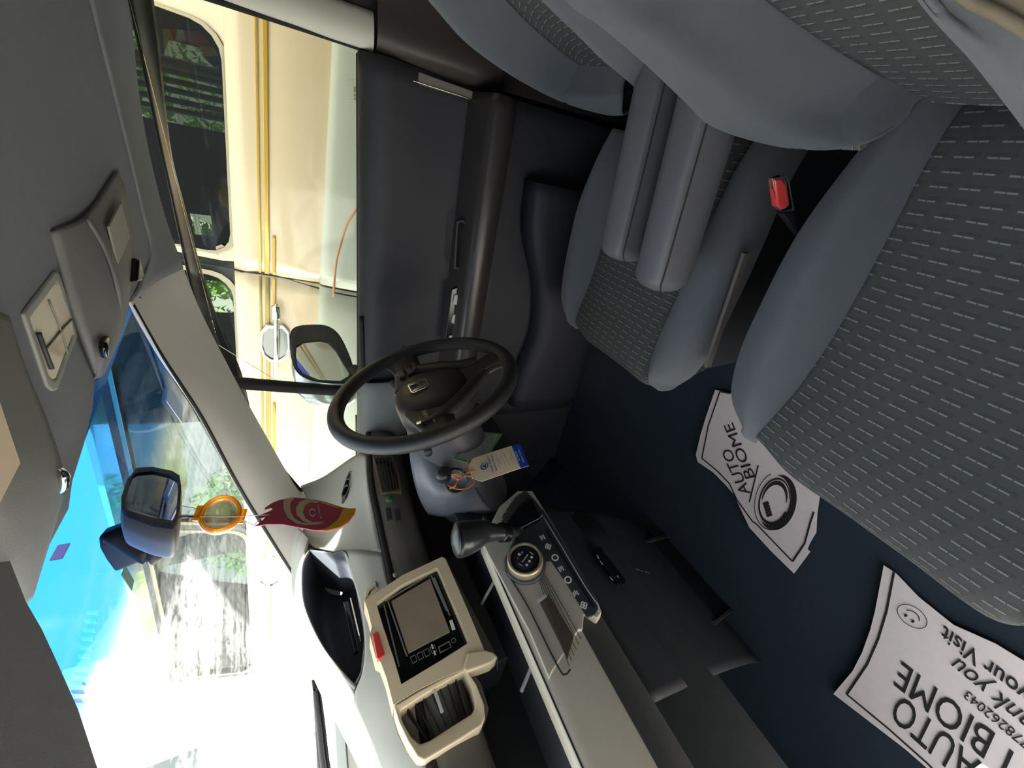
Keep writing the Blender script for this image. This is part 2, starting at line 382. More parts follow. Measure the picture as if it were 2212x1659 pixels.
# wiper smears: arcs around a pivot at the cowl
piv = N('ShaderNodeVectorMath'); piv.operation = 'SUBTRACT'; piv.inputs[1].default_value = (-.62, 1.15, 0); L(uvn.outputs[0], piv.inputs[0])
ln = N('ShaderNodeVectorMath'); ln.operation = 'LENGTH'; L(piv.outputs[0], ln.inputs[0])
cmb = N('ShaderNodeCombineXYZ'); L(ln.outputs['Value'], cmb.inputs[0])
nz = N('ShaderNodeTexNoise'); nz.inputs['Scale'].default_value = 26; nz.inputs['Detail'].default_value = 5; L(cmb.outputs[0], nz.inputs['Vector'])
nz2 = N('ShaderNodeTexNoise'); nz2.inputs['Scale'].default_value = 60; nz2.inputs['Detail'].default_value = 6; nz2.inputs['Roughness'].default_value = .7; L(uvn.outputs[0], nz2.inputs['Vector'])
nz3 = N('ShaderNodeTexNoise'); nz3.inputs['Scale'].default_value = 4; L(uvn.outputs[0], nz3.inputs['Vector'])
m1 = N('ShaderNodeMath'); m1.operation = 'MULTIPLY'; L(nz.outputs['Fac'], m1.inputs[0]); L(nz2.outputs['Fac'], m1.inputs[1])
m2 = N('ShaderNodeMath'); m2.operation = 'MULTIPLY'; L(m1.outputs[0], m2.inputs[0]); L(nz3.outputs['Fac'], m2.inputs[1])
mr = N('ShaderNodeMapRange'); mr.inputs['From Min'].default_value = .09; mr.inputs['From Max'].default_value = .26; mr.inputs['To Min'].default_value = .02; mr.inputs['To Max'].default_value = .42; L(m2.outputs[0], mr.inputs['Value'])
dirt = N('ShaderNodeBsdfTranslucent'); dirt.inputs[0].default_value = (.75, .78, .76, 1)
inv = N('ShaderNodeMath'); inv.operation = 'MULTIPLY_ADD'; inv.inputs[1].default_value = -.75; inv.inputs[2].default_value = 1; L(band.outputs[0], inv.inputs[0])
m3 = N('ShaderNodeMath'); m3.operation = 'MULTIPLY'; L(mr.outputs[0], m3.inputs[0]); L(inv.outputs[0], m3.inputs[1])
mxa = N('ShaderNodeMixShader'); L(m3.outputs[0], mxa.inputs[0]); L(tr.outputs[0], mxa.inputs[1]); L(dirt.outputs[0], mxa.inputs[2])
gg = N('ShaderNodeBsdfGlossy'); gg.inputs['Roughness'].default_value = .0
fr = N('ShaderNodeFresnel'); fr.inputs[0].default_value = 1.18
mxb = N('ShaderNodeMixShader'); L(fr.outputs[0], mxb.inputs[0]); L(mxa.outputs[0], mxb.inputs[1]); L(gg.outputs[0], mxb.inputs[2]); L(mxb.outputs[0], out.inputs[0])
# glass surface: top edge along the headliner front, side edges along the pillars
_fs = sorted([(p.y, p.x) for p in fe[:11]])
def _fx(y):
    y = -abs(y - MY) + MY
    for (y0, x0), (y1, x1) in zip(_fs, _fs[1:]):
        if y0 <= y <= y1: return x0 + (x1 - x0) * (y - y0) / (y1 - y0)
    return _fs[0][1] if y < _fs[0][0] else _fs[-1][1]
topc = [(y, _fx(y) - .012) for y in (-.775, -.63, -.50, -.37, -.24, -.11, .035)]
def ws_pt(i, f):
    y, x = topc[i]; s = (y - MY) / .38
    xb = 1.36 - .10 * s * s; yb = MY + s * .55; zt = HZ + .012; zb = 1.03 - .03 * (1 - s * s)
    ff = f; return V((x * (1 - ff) + xb * ff, y * (1 - ff) + yb * ff, zt * (1 - ff) + zb * ff + .035 * math.sin(math.pi * ff)))
nr_, nc_ = 12, 25
vs = []; fs = []; uv = []
for a in range(nr_):
    f = a / (nr_ - 1)
    line = curve([ws_pt(i, f) for i in range(7)], 4)
    for b, p in enumerate(line): vs.append(p); uv.append((p.y, f))
for a in range(nr_ - 1):
    for b in range(nc_ - 1):
        i = a * nc_ + b; fs.append([i, i + 1, i + nc_ + 1, i + nc_])
ws = struct(link('window_3', vs, fs, wsm, uvs=uv), 'windscreen with blue sun band and dried wiper smears')
def on_ws(x, y):      # point of the windscreen seen at a pixel
    r = ray(x, y); best = None
    me = ws.data; o = CAM - WO[ws]
    from mathutils.bvhtree import BVHTree
    global _bvh
    try: _bvh
    except NameError: _bvh = BVHTree.FromPolygons([v.co.copy() for v in me.vertices], [list(p.vertices) for p in me.polygons])
    h = _bvh.ray_cast(o, r.normalized()); return (h[0] + WO[ws]) if h[0] is not None else None
# ------------------------------------------------------------ dashboard
dash = thing('dashboard', (.9, -.37, .3), 'wide grey dashboard with sunlit top, champagne centre surround and silver band across it', 'dashboard')
X_ = PX
def pxr(l): return [PX(a, b, c) for a, b, c in l]
rowsA = [
 [(650, 1050, 1.06), (700, 1030, .95), (768, 985, .78), (792, 985, .72)],
 [(672, 1100, 1.03), (715, 1090, .92), (765, 1055, .78), (797, 1052, .70)],
 [(655, 1150, .96), (702, 1165, .84), (752, 1130, .75), (812, 1130, .70)],
 [(668, 1180, .86), (715, 1192, .76), (752, 1192, .73), (825, 1195, .70)]]
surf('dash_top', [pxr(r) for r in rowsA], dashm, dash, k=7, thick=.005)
rowsB = [
 [(742, 1188, .735), (775, 1190, .715), (825, 1195, .70)],
 [(775, 1290, .725), (810, 1292, .71), (845, 1290, .70)],
 [(789, 1380, .72), (825, 1372, .71), (862, 1360, .70)],
 [(785, 1450, .73), (830, 1440, .712), (880, 1440, .70)],
 [(768, 1500, .75), (830, 1500, .72), (895, 1520, .70)],
 [(772, 1560, .77), (840, 1570, .73), (908, 1600, .70)],
 [(800, 1660, .80), (860, 1670, .74), (928, 1690, .70)],
 [(850, 1800, .83), (900, 1800, .76), (965, 1830, .70)]]
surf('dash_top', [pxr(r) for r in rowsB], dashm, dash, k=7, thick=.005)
# instrument hood
rowsC = [
 [(668, 1165, .85), (657, 1152, .92), (652, 1148, 1.0)],
 [(660, 1195, .80), (645, 1185, .90), (642, 1195, 1.0)],
 [(651, 1245, .79), (640, 1245, .90), (641, 1255, 1.0)],
 [(657, 1310, .78), (646, 1320, .90), (650, 1330, 1.0)],
 [(688, 1385, .77), (668, 1410, .88), (672, 1420, 1.0)],
 [(726, 1440, .755), (700, 1480, .86), (702, 1495, 1.0)],
 [(768, 1495, .75), (735, 1545, .84), (738, 1560, 1.0)],
 [(772, 1560, .77), (760, 1605, .86), (765, 1610, 1.0)],
 [(800, 1660, .80), (795, 1680, .88), (800, 1680, 1.0)],
 [(850, 1800, .83), (850, 1800, .92), (855, 1800, 1.0)]]
rc = []
for r in rowsC:
    q = pxr(r); rc.append(q + [q[2] + V((.22, .0, -.10))])
surf('instrument_hood', rc, dashm, dash, k=7, thick=.005)
# leaf shaped recess of the instruments
U = pxr([(668, 1190, .80), (655, 1215, .795), (651, 1255, .79), (657, 1312, .78), (688, 1385, .77), (726, 1440, .755), (763, 1481, .745)])
Lw = pxr([(716, 1197, .735), (744, 1192, .73), (762, 1225, .727), (775, 1290, .725), (789, 1372, .72), (784, 1440, .73), (765, 1483, .745)])
deep = V((.14, -.0, -.02))
cav = mat('instrument recess', (74, 76, 84), .6, bump=.2, bscale=700)
surf('recess', [[u, u * .95 + l * .05 + deep, u * .5 + l * .5 + deep * 1.15, u * .05 + l * .95 + deep, l] for u, l in zip(U, Lw)], cav, dash, k=6, thick=.003)
prism('recess_end', [U[0], Lw[0], Lw[0] + deep, U[0] + deep], (0, -.004, 0), cav, dash, bev=0)
tube('recess_rim', curve([U[0] + V((0, 0, 0))] + U[1:] + [Lw[-1]], 5), .0028, dashm, dash, smoothpath=False, seg=8)
tube('recess_rim', [Lw[i] for i in range(6)], .0022, dashf, dash, seg=8)
prism('instrument_lens', [PX(*q, .80) for q in [(741, 1300), (752, 1298), (776, 1405), (764, 1412)]], (.01, 0, 0), gloss, dash, .002)
strip('instrument_lens_edge', PX(757, 1292, .79), PX(779, 1386, .79), .002, (-1, 0, 0), dashf, dash)
# groove under the dash top and the face below it
tube('trim_9', [PY(781, 684, -1.03), PY(784, 760, -1.03), PY(788, 850, -1.03), PY(790, 925, -1.03)], .006, rubber, None, seg=8)['kind'] = 'structure'
gr = [PY(790, 925, -1.03)] + pxr([(792, 985, .72), (797, 1052, .70), (812, 1130, .70), (825, 1195, .70), (845, 1290, .70), (862, 1360, .70), (880, 1440, .70), (908, 1600, .70), (965, 1830, .70)])
tube('groove', [p + V((.003, 0, -.007)) for p in gr], .0085, rubber, dash, seg=8)
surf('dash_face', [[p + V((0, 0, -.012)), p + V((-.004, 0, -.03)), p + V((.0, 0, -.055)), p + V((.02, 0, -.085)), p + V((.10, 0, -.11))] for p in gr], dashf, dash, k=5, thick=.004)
# body behind everything, down to the shelf
prism('dash_core', [(.80, -1.04, .80), (.80, .32, .80), (.80, .32, .62), (.80, -1.04, .62)], (.5, 0, 0), vblack, dash, bev=.01)
prism('dash_core', [(.95, -1.0, .86), (.95, .30, .86), (.95, .30, .60), (.95, -1.0, .60)], (.40, 0, 0), vblack, dash, bev=.01)
# shelf floor
prism('shelf', [(.60, -.46, .672), (.60, .33, .672), (.85, .33, .655), (.85, -.46, .655)], (0, 0, -.01), mat('shelf rubber', (44, 46, 52), .7), dash, bev=.002)
tube('shelf_rib', pxr([(1092, 1195, .66), (1070, 1250, .66), (1040, 1305, .70)]), .003, sill, dash, seg=6)
tube('shelf_rib', pxr([(1160, 1405, .64), (1144, 1450, .66), (1126, 1494, .68)]), .003, sill, dash, seg=6)
prism('shelf_label', pxr([(1180, 1472, .64), (1180, 1482, .64), (1172, 1502, .64), (1172, 1490, .64)]), (.002, 0, 0), lgrey, dash, 0)
# silver band and the padded edge below it
def band_row(y, w=0): return [(.66, y, .672), (.63, y, .690), (.608, y, .694), (.597, y, .684), (.590, y, .655), (.5845, y, .630), (.582, y, .612)]
def low_row(y): return [(.582, y, .612), (.585, y, .590), (.60, y, .565), (.62, y, .545), (.66, y, .52), (.72, y, .50)]
ys = [-.40, -.3, -.20, -.1, 0, .12, .24, .33]
surf('silver_band', [band_row(y) for y in ys], silver, dash, k=5, thick=.003)
tube('band_seam', [(.5995, y, .6915) for y in ys], .0012, vblack, dash, seg=6)
surf('lower_pad', [low_row(y) for y in [-.47, -.3, -.1, .1, .33]], mat('dark grey pad', (54, 56, 58), .6, bump=.2, bscale=900), dash, k=5, thick=.003)
# lower dash and glove box front, toe area side
surf('glove_box', [[(.70, y, .51), (.69, y, .44), (.71, y, .36), (.78, y, .28), (.90, y, .24)] for y in (-.47, -.2, .05, .33)], mat('dark lower plastic', (36, 40, 44), .6, bump=.2, bscale=800), dash, k=4, thick=.004)
surf('knee_panel', [[(.66, y, .70), (.68, y, .60), (.72, y, .48), (.80, y, .38), (.95, y, .34)] for y in (-1.04, -.85, -.65, -.46)], mat('knee plastic', (40, 42, 48), .6), dash, k=4, thick=.004)
# ---- centre panel: plane of the band front
NP = V((-.13, 0, .03)).normalized(); OP = V((.585, -.3, .66))
def CP(x, y, d=0): return PP(x, y, OP - NP * d, NP)
sil = [CP(*q) for q in [(1040, 1170), (1078, 1095), (1118, 1060), (1150, 1060), (1166, 1085), (1200, 1140), (1250, 1222), (1292, 1300), (1300, 1322), (1290, 1336), (1262, 1322), (1258, 1360), (1250, 1360), (1192, 1452), (1186, 1466), (1144, 1366), (1052, 1193)]]
cp = prism('centre_panel', sil, -NP * .02, silver, dash, .002)
dkp = mat('climate panel', (58, 60, 64), .5)
a = [CP(*q, -.0015) for q in [(1094, 1232), (1098, 1200), (1120, 1150), (1160, 1110), (1172, 1098), (1200, 1142), (1250, 1222), (1290, 1298), (1292, 1315), (1285, 1328), (1268, 1334), (1222, 1258), (1190, 1212), (1168, 1216), (1140, 1228), (1108, 1226)]]
clim = prism('climate_panel', a, -NP * .004, dkp, dash, .001)
tube('climate_seam', [CP(*q, -.003) for q in [(1088, 1238), (1098, 1196), (1122, 1148), (1172, 1113)]], .0018, sill, clim, seg=6)
tube('climate_seam', [CP(*q, -.003) for q in [(1175, 1118), (1220, 1192), (1260, 1260), (1284, 1296), (1293, 1310), (1293, 1322)]], .0008, lgrey, clim, seg=6)
strip('slot', CP(1180, 1145, -.003), CP(1282, 1311, -.003), .0052, -NP if False else NP, vblack, clim)
# pictograms above the slot
def blob(x, y, kind, s=.0052):
    c = CP(x, y, -.0032); u = (CP(x + 5, y + 9, -.0032) - c).normalized(); v_ = NP.cross(u).normalized()
    if kind == 'ring': ring('pictogram', c, u * s, v_ * s, .45, white, clim, 18)
    elif kind == 'fan':
        for k in range(4):
            d = u * math.cos(k * 1.57) + v_ * math.sin(k * 1.57)
            ring('pictogram', c + d * s * .6, u * s * .42, v_ * s * .42, .8, white, clim, 12)
    else:
        for k in range(3):
            strip('pictogram', c + v_ * (k - 1) * s * .62 - u * s * (.9 if kind == 'bars' else .5 + .3 * (k == 1)), c + v_ * (k - 1) * s * .62 + u * s * (.9 if k != 1 else .5), s * .36, NP, white, clim, .0003)
for x, y, k in [(1172, 1161, 'bars'), (1184, 1181, 'fan'), (1199, 1205, 'ring'), (1212, 1229, 'bars'), (1227, 1253, 'ring'), (1243, 1281, 'arc'), (1261, 1308, 'fan')]: blob(x, y, k)
# ribs and the tray window
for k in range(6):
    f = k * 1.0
    strip('rib', CP(1163 + f * 2.4, 1250 - f * 2.4, -.002), CP(1230 + f * 5.0, 1440 - f * 12, -.002), .0010, NP, mat('rib grey', (72, 70, 66), .6), cp)  # ribs drawn as thin dark grey lines
prism('tray_window', [CP(*q, -.0015) for q in [(1163, 1296), (1186, 1284), (1240, 1376), (1226, 1424)]], -NP * .003, mat('brown tray', (92, 78, 68), .5, vary=.25, vscale=60), cp, .001)
strip('tray_tab', CP(1161, 1300, -.005), CP(1180, 1286, -.005), .005, NP, lgrey, cp)
tube('tray_edge', [CP(*q, -.002) for q in [(1094, 1235), (1140, 1310), (1205, 1440), (1222, 1456), (1232, 1446)]], .0012, vblack, cp, seg=6)
# round climate dial
dc = CP(1134, 1218, -.002); du = (CP(1134 + 20, 1218 - 34) - CP(1134, 1218)); dax = NP
dial = lathe('climate_dial', dc, NP, [(.031, 0), (.031, .014), (.029, .019), (.0255, .019), (.0245, .015), (.0, .015)], mat('dial champagne', (170, 156, 128), .3, metal=.5), dash, seg=48)
face = lathe('dial_face', dc + NP * .0155, NP, [(.0242, 0), (.0242, .001), (.0, .0012)], vblack, dial, seg=40)
ux = (CP(1150, 1196) - CP(1134, 1218)); ux = (ux - NP * ux.dot(NP)).normalized(); uy = NP.cross(ux).normalized()
for sx, sy, w_, h_, m_ in [(0, 0, .018, .0016, lgrey), (.006, .010, .004, .003, mat('blue led', (60, 140, 190), .5)), (-.007, .010, .003, .003, mat('red led', (190, 60, 80), .5)), (0, .012, .004, .005, white), (.008, -.008, .004, .004, white), (0, -.009, .004, .004, white), (-.008, -.009, .004, .004, white), (-.014, 0, .001, .008, white), (.014, -.004, .001, .008, white)]:
    c = dc + NP * .0170 + ux * sx + uy * sy
    strip('dial_mark', c - ux * w_ / 2, c + ux * w_ / 2, h_, NP, m_, face, .0003)
lathe('dial_base', dc - NP * .003, NP, [(.036, 0), (.036, .004), (.032, .007)], dkp, dash, seg=40)
# ---- display surround
XB = .68
def B(x, y, d=0): return PX(x, y, XB - d)
outer = [B(*q) for q in [(787, 1297), (870, 1242), (954, 1203), (962, 1206), (990, 1270), (1020, 1340), (1046, 1404), (1062, 1412), (1052, 1425), (960, 1462), (900, 1492), (850, 1523), (835, 1465), (822, 1430), (812, 1422), (799, 1372), (803, 1355), (795, 1320)]]
inner = [B(*q) for q in [(812, 1303), (870, 1262), (943, 1226), (946, 1228), (966, 1275), (990, 1330), (1013, 1386), (1013, 1388), (1005, 1393), (950, 1428), (905, 1455), (867, 1478), (850, 1420), (840, 1392), (836, 1378), (828, 1355), (822, 1335), (815, 1312)]]
disp = frame_face('display_surround', outer, inner, (.05, 0, 0), beige, dash, .003)
prism('surround_body', [PX(*q, XB + .03) for q in [(790, 1300), (954, 1205), (1000, 1200), (1060, 1330), (1100, 1420), (1060, 1440), (850, 1530)]], (.12, 0, 0), vblack, dash, .004)
prism('surround_side', [B(954, 1203), B(962, 1206), B(1046, 1404), B(1075, 1420), B(1075, 1420) + V((.05, 0, -.01)), B(970, 1205) + V((.05, 0, -.008))], (.004, 0, 0), dashf, dash, .001)
prism('corner_foot', [B(*q, .004) for q in [(1010, 1408), (1046, 1402), (1066, 1408), (1077, 1418), (1062, 1432), (1030, 1444), (1008, 1452), (1000, 1444)]], (.03, 0, 0), beige, dash, .004)
unit = prism('display_unit', [PX(*q, XB + .012) for q in [(810, 1303), (943, 1226), (1014, 1388), (868, 1480)]], (.05, 0, 0), gloss, dash, .002); unit['label'] = 'black touchscreen radio unit'
lcdm = mat('display glass', (150, 136, 116), .28, vary=.18, vscale=30, coat=.5)
prism('screen', [PX(*q, XB + .008) for q in [(845, 1298), (929, 1249), (972, 1364), (882, 1411)]], (.004, 0, 0), lcdm, unit, .001)
fm = mat('grey bezel line', (128, 128, 118), .35)
for a_, b_ in [((832, 1299), (925, 1243)), ((829, 1305), (862, 1440)), ((931, 1243), (972, 1330)), ((838, 1300), (879, 1418))]:
    strip('bezel_line', PX(*a_, XB + .007), PX(*b_, XB + .007), .0022, (-1, 0, 0), fm, unit)
prism('bezel_wedge', [PX(*q, XB + .006) for q in [(932, 1248), (940, 1247), (970, 1320), (964, 1318)]], (.003, 0, 0), sill, unit, .0005)
prism('eject_key', [PX(*q, XB + .005) for q in [(971, 1340), (977, 1338), (984, 1358), (977, 1360)]], (.003, 0, 0), white, unit, .0005)
for q in [(934, 1396, 3), (939, 1410, 3)]:
    x, y, s = q; prism('key', [PX(*p, XB + .006) for p in [(x - 3, y - 4), (x, y - 5), (x + 3, y + 4), (x, y + 5)]], (.002, 0, 0), white, unit, 0)
for k in range(4):
    x, y = 892 + k * 14, 1421 - k * 7
    frame_face('key', [PX(*p, XB + .006) for p in [(x - 6, y - 2), (x + 5, y - 8), (x + 10, y + 6), (x, y + 12)]], [PX(*p, XB + .006) for p in [(x - 5, y - 1.5), (x + 4.5, y - 7), (x + 9, y + 5.5), (x, y + 11)]], (.002, 0, 0), fm, unit, 0)
frame_face('key', [PX(*p, XB + .006) for p in [(947, 1397), (970, 1384), (976, 1397), (951, 1411)]], [PX(*p, XB + .006) for p in [(949, 1398), (969, 1386), (974, 1397), (952, 1408)]], (.002, 0, 0), fm, unit, 0)
ring('knob_ring', PX(980, 1383, XB + .006), V((0, .0035, 0)), V((0, 0, .0035)), .35, fm, unit, 16)
hz = prism('hazard_button', [B(*q, .004) for q in [(804, 1373), (809, 1366), (817, 1363), (831, 1410), (829, 1417), (817, 1425), (814, 1420)]], (.012, 0, 0), red, dash, .002)
# ---- left outlet
def vent_(px_out, px_in, m_frame, name='air_vent'):
    f = frame_face(name, px_out, px_in, (.05, 0, 0), m_frame, dash, .004); return f
vo = [B(*q) for q in [(851, 1524), (862, 1560), (882, 1602), (903, 1636), (918, 1643), (940, 1630), (1000, 1594), (1040, 1568), (1049, 1552), (1046, 1520), (1030, 1478), (1006, 1442), (960, 1462), (900, 1494)]]
vi = [B(*q, -.004) for q in [(863, 1538), (872, 1563), (888, 1590), (903, 1604), (909, 1606), (930, 1598), (980, 1566), (1018, 1542), (1026, 1530), (1026, 1518), (1018, 1485), (1002, 1452), (960, 1478), (905, 1510)]]
lv = vent_(vo, vi, beige)
prism('vent_throat', [p + V((.035, 0, 0)) for p in vi], (.02, 0, 0), vblack, lv, 0)
for k in range(7):
    f = (k + 1) / 8
    a_ = V((863 + (1002 - 863) * f, 1538 + (1452 - 1538) * f, 0)); b_ = V((909 + (1024 - 909) * f, 1606 + (1532 - 1606) * f, 0))
    p, q = B(a_.x, a_.y, -.012), B(b_.x, b_.y, -.012)
    prism('slat', [p, q, q + V((.02, .006, 0)), p + V((.02, .006, 0))], (0, .0012, .0012), black, lv, 0)
strip('vent_tab', B(940, 1496, -.004), B(955, 1540, -.004), .004, (-1, 0, 0), lgrey, lv, .003)
prism('vent_side', [B(*q, -.02) for q in [(1006, 1442), (1014, 1440), (1040, 1478), (1056, 1530), (1050, 1556), (1046, 1520), (1030, 1478)]], (.05, 0, 0), dashf, lv, .001)
prism('vent_body', [p + V((.03, 0, 0)) for p in vo], (.1, 0, 0), vblack, lv, .002)
# ---- right outlet beside the display
vo = [PX(*q, .705) for q in [(787, 1297), (790, 1278), (808, 1258), (850, 1232), (902, 1206), (909, 1206), (914, 1216), (900, 1223), (850, 1250), (800, 1285)]]
vi = [PX(*q, .705) for q in [(795, 1288), (797, 1278), (812, 1263), (852, 1238), (900, 1214), (903, 1213), (905, 1216), (898, 1220), (850, 1244), (802, 1278)]]
rv = frame_face('air_vent', vo, vi, (.04, 0, 0), beige, dash, .0015)
prism('vent_throat', [p + V((.03, 0, 0)) for p in vi], (.02, 0, 0), vblack, rv, 0)
for k in range(7):
    x, y = 812 + k * 13.5, 1268 - k * 7.5
    strip('slat', PX(x - 2, y - 5, .712), PX(x + 2, y + 7, .712), .0014, (-1, 0, 0), sill, rv, .01)
lathe('vent_thumbwheel', PX(852, 1245, .70), (-1, 0, 0), [(.0, -.004), (.0045, -.004), (.0045, .004), (.0, .005)], white, rv, seg=16)
# ---- driver side outlet, buttons
vo = [PX(*q, .69) for q in [(806, 985), (848, 983), (862, 1020), (868, 1062), (824, 1066)]]
vi = [PX(*q, .69) for q in [(811, 989), (844, 988), (857, 1022), (862, 1057), (828, 1061)]]
dv = frame_face('air_vent', vo, vi, (.02, 0, 0), mat('bronze trim', (120, 108, 88), .3, metal=.6), dash, .001)
prism('vent_throat', [p + V((.012, 0, 0)) for p in vi], (.01, 0, 0), vblack, dv, 0)
for k in range(5): strip('slat', PX(816 + k * 8, 990, .692), PX(832 + k * 6.5, 1060, .692), .0016, (-1, 0, 0), black, dv, .006)
lathe('eco_button', PX(841, 1078, .692), (-1, 0, .1), [(.009, -.006), (.009, .0015), (.0, .0025)], mat('dark green button', (36, 96, 66), .4), dash, seg=24)
for x, y in ((839, 1110), (858, 1112)):
    prism('mirror_switch', [PX(x + a_, y + b_, .692) for a_, b_ in [(-7, -12), (5, -14), (8, 11), (-3, 14)]], (.006, 0, 0), black, dash, .0015)
# defroster outlet at the right end of the dash
vo = [PX(*q, .80) for q in [(766, 1002), (767, 1018), (758, 1048), (745, 1074), (738, 1078), (737, 1068), (748, 1030)]]
cvo = sum(vo, V()) / len(vo)
sv = frame_face('air_vent', vo, [p * .82 + cvo * .18 for p in vo], (.02, 0, 0), sill, dash, .001)
prism('vent_throat', [p * .82 + cvo * .18 + V((.012, 0, 0)) for p in vo], (.01, 0, 0), vblack, sv, 0)
for k in range(3): strip('slat', PX(763 - k * 6, 1020 + k * 15, .797), PX(752 - k * 5, 1022 + k * 15, .797), .002, (-1, 0, 0), sill, sv, .004)
# ---- lower centre console with its pocket
con = mat('console plastic', (36, 39, 45), .6, bump=.2, bscale=800)
surf('lower_console', [[(.66, y, .52), (.70, y, .40), (.76, y, .26), (.84, y, .12), (.92, y, .02)] for y in (-.50, -.40, -.28, -.18, -.10)], con, dash, k=5, thick=.004)
NQ = V((-.38, 0, -.0)) ; pa_, pb_ = V((.70, -.3, .40)), V((.84, -.3, .12)); NQ = (pb_ - pa_).cross(V((0, 1, 0))).normalized()
if NQ.x > 0: NQ = -NQ
def Q(x, y, d=0): return PP(x, y, pa_ + NQ * d, NQ)
pk = [Q(*q, .008) for q in [(1372, 1172), (1490, 1140), (1545, 1175), (1600, 1230), (1618, 1290), (1545, 1350), (1500, 1348), (1440, 1290), (1380, 1225)]]
ck = sum(pk, V()) / len(pk)
frame_face('console_pocket', pk, [p * .93 + ck * .07 for p in pk], -NQ * .01, mat('console rim', (62, 62, 68), .5), dash, .002)
prism('pocket_floor', [p * .93 + ck * .07 - NQ * .006 for p in pk], -NQ * .004, vblack, dash, 0)
so = [Q(*q, .010) for q in [(1285, 1190), (1296, 1180), (1352, 1252), (1350, 1262), (1336, 1262)]]
sp = prism('socket_plate', so, -NQ * .006, gloss, dash, .002)
for a_, b_ in [((1290, 1200), (1293, 1207)), ((1296, 1212), (1302, 1220)), ((1317, 1246), (1324, 1254)), ((1333, 1243), (1336, 1248))]: strip('pictogram', Q(*a_, .013), Q(*b_, .013), .004, NQ, lgrey, sp, .0004)
text('console_lettering', 'R/A', Q(1377, 1232, .013), Q(1404, 1240, .013), Q(1372, 1228, .013), mat('dim print', (105, 108, 112), .7), dash, lift=.001)

# ------------------------------------------------------------ gear selector
gs = thing('gear_selector', CP(1095, 1150), 'black gear lever knob rising from the dash beside the climate dial', 'gear lever')
k0, k1, k2, k3 = CP(1100, 1148, -.02), CP(1085, 1150, -.055), PX(1020, 1152, .50), PX(985, 1165, .49)
kx = (k3 - k0).normalized()
tube('knob', [PX(1085, 1150, .515), PX(1062, 1150, .508), PX(1040, 1150, .503), PX(1018, 1158, .50), PX(996, 1165, .497), PX(976, 1168, .496)], lambda t: .0125 + .0135 * math.sin(min(1, t * 1.25) * math.pi / 2) ** 2 - (.020 * max(0, (t - .86) / .14) ** 2.2), mat('knob leather', (36, 37, 40), .28, bump=.1), gs, seg=28, k=8)
tube('collar', [PX(1096, 1150, .52), PX(1088, 1150, .517), PX(1082, 1150, .514)], .0155, gloss, gs, seg=24)
tube('shaft', [CP(1120, 1150, -.0), PX(1100, 1150, .524), PX(1090, 1150, .518)], .008, black, gs, seg=16)
tube('release_button', [PX(1030, 1138, .488), PX(1012, 1140, .484)], .005, black, gs, seg=12)
bl = [CP(*q, -.010) for q in [(1092, 1136), (1100, 1118), (1125, 1088), (1140, 1072), (1150, 1078), (1168, 1118), (1160, 1122), (1122, 1142), (1102, 1160)]]
prism('gate_cover', bl, -NP * .012, gloss, gs, .003)
prism('gate_plate', [CP(*q, -.001) for q in [(1078, 1148), (1086, 1112), (1112, 1074), (1135, 1058), (1160, 1085), (1176, 1108), (1128, 1150), (1096, 1168)]], -NP * .002, mat('gate plastic', (62, 60, 62), .5), gs, .001)
gm = mat('gate print', (150, 152, 158), .6)
for ch, x, y in (('L', 1108, 1084), ('D', 1099, 1092), ('N', 1092, 1110), ('R', 1086, 1124)):
    c = CP(x, y, -.004); d = (CP(x + 3, y - 3.5, -.004) - c); e = NP.cross(d); 
    text('gate_letter', ch, c, c + d, c + e, gm, gs, lift=.0012)
# ------------------------------------------------------------ steering wheel
WC = V((.40, -.638, .7595)); TT, YAW, RW = .3606, .105, .187
Rz = Matrix.Rotation(YAW, 3, 'Z')
WU = Rz @ V((0, -1, 0)); WW = Rz @ V((math.sin(TT), 0, math.cos(TT))); WN = WU.cross(WW)     # right, up, towards the driver
if WN.x > 0: WN = -WN
def W(x, y, z=0): return WC + WU * x + WW * y + WN * z
leather = mat('wheel leather', (44, 43, 43), .36, bump=.35, bscale=1200)
sw = thing('steering_wheel', WC, 'black leather steering wheel with a silver emblem on its hub', 'steering wheel')
rim = tube('rim', [W((RW - .0145) * math.cos(2 * math.pi * i / 32), (RW - .0145) * math.sin(2 * math.pi * i / 32)) for i in range(32)], .0145, leather, sw, k=3, seg=18, closed=True)
# hub pad: shaped cushion (rounded triangle)
hubm = mat('airbag cover', (47, 45, 45), .38, bump=.25, bscale=1000)
def hub_outline(s, z, n=40):
    out = []
    for i in range(n):
        t = 2 * math.pi * i / n; c, q = math.cos(t), math.sin(t)
        r = .078 + .006 * math.cos(2 * t)
        if q < 0: r = r * (1 + .42 * abs(q) ** 1.5 * (1 - .0 * abs(c)))
        x = c * r * (1.0 - .25 * max(0, -q)); out.append(W(x * s, q * r * s * .93 + (1 - s) * -.02, z))
    return out
prof = [(1.0, -.060), (1.0, -.030), (.975, -.018), (.88, -.008), (.64, -.001), (.3, .002), (.02, .003)]
vs = []; fs = []
for s, z in prof: vs += hub_outline(s, z)
for i in range(len(prof) - 1):
    for j in range(40): fs.append([i * 40 + j, i * 40 + (j + 1) % 40, (i + 1) * 40 + (j + 1) % 40, (i + 1) * 40 + j])
fs.append(list(range(40))[::-1]); fs.append([6 * 40 + j for j in range(40)])
hub = fix(link('hub', vs, fs, hubm, sw))
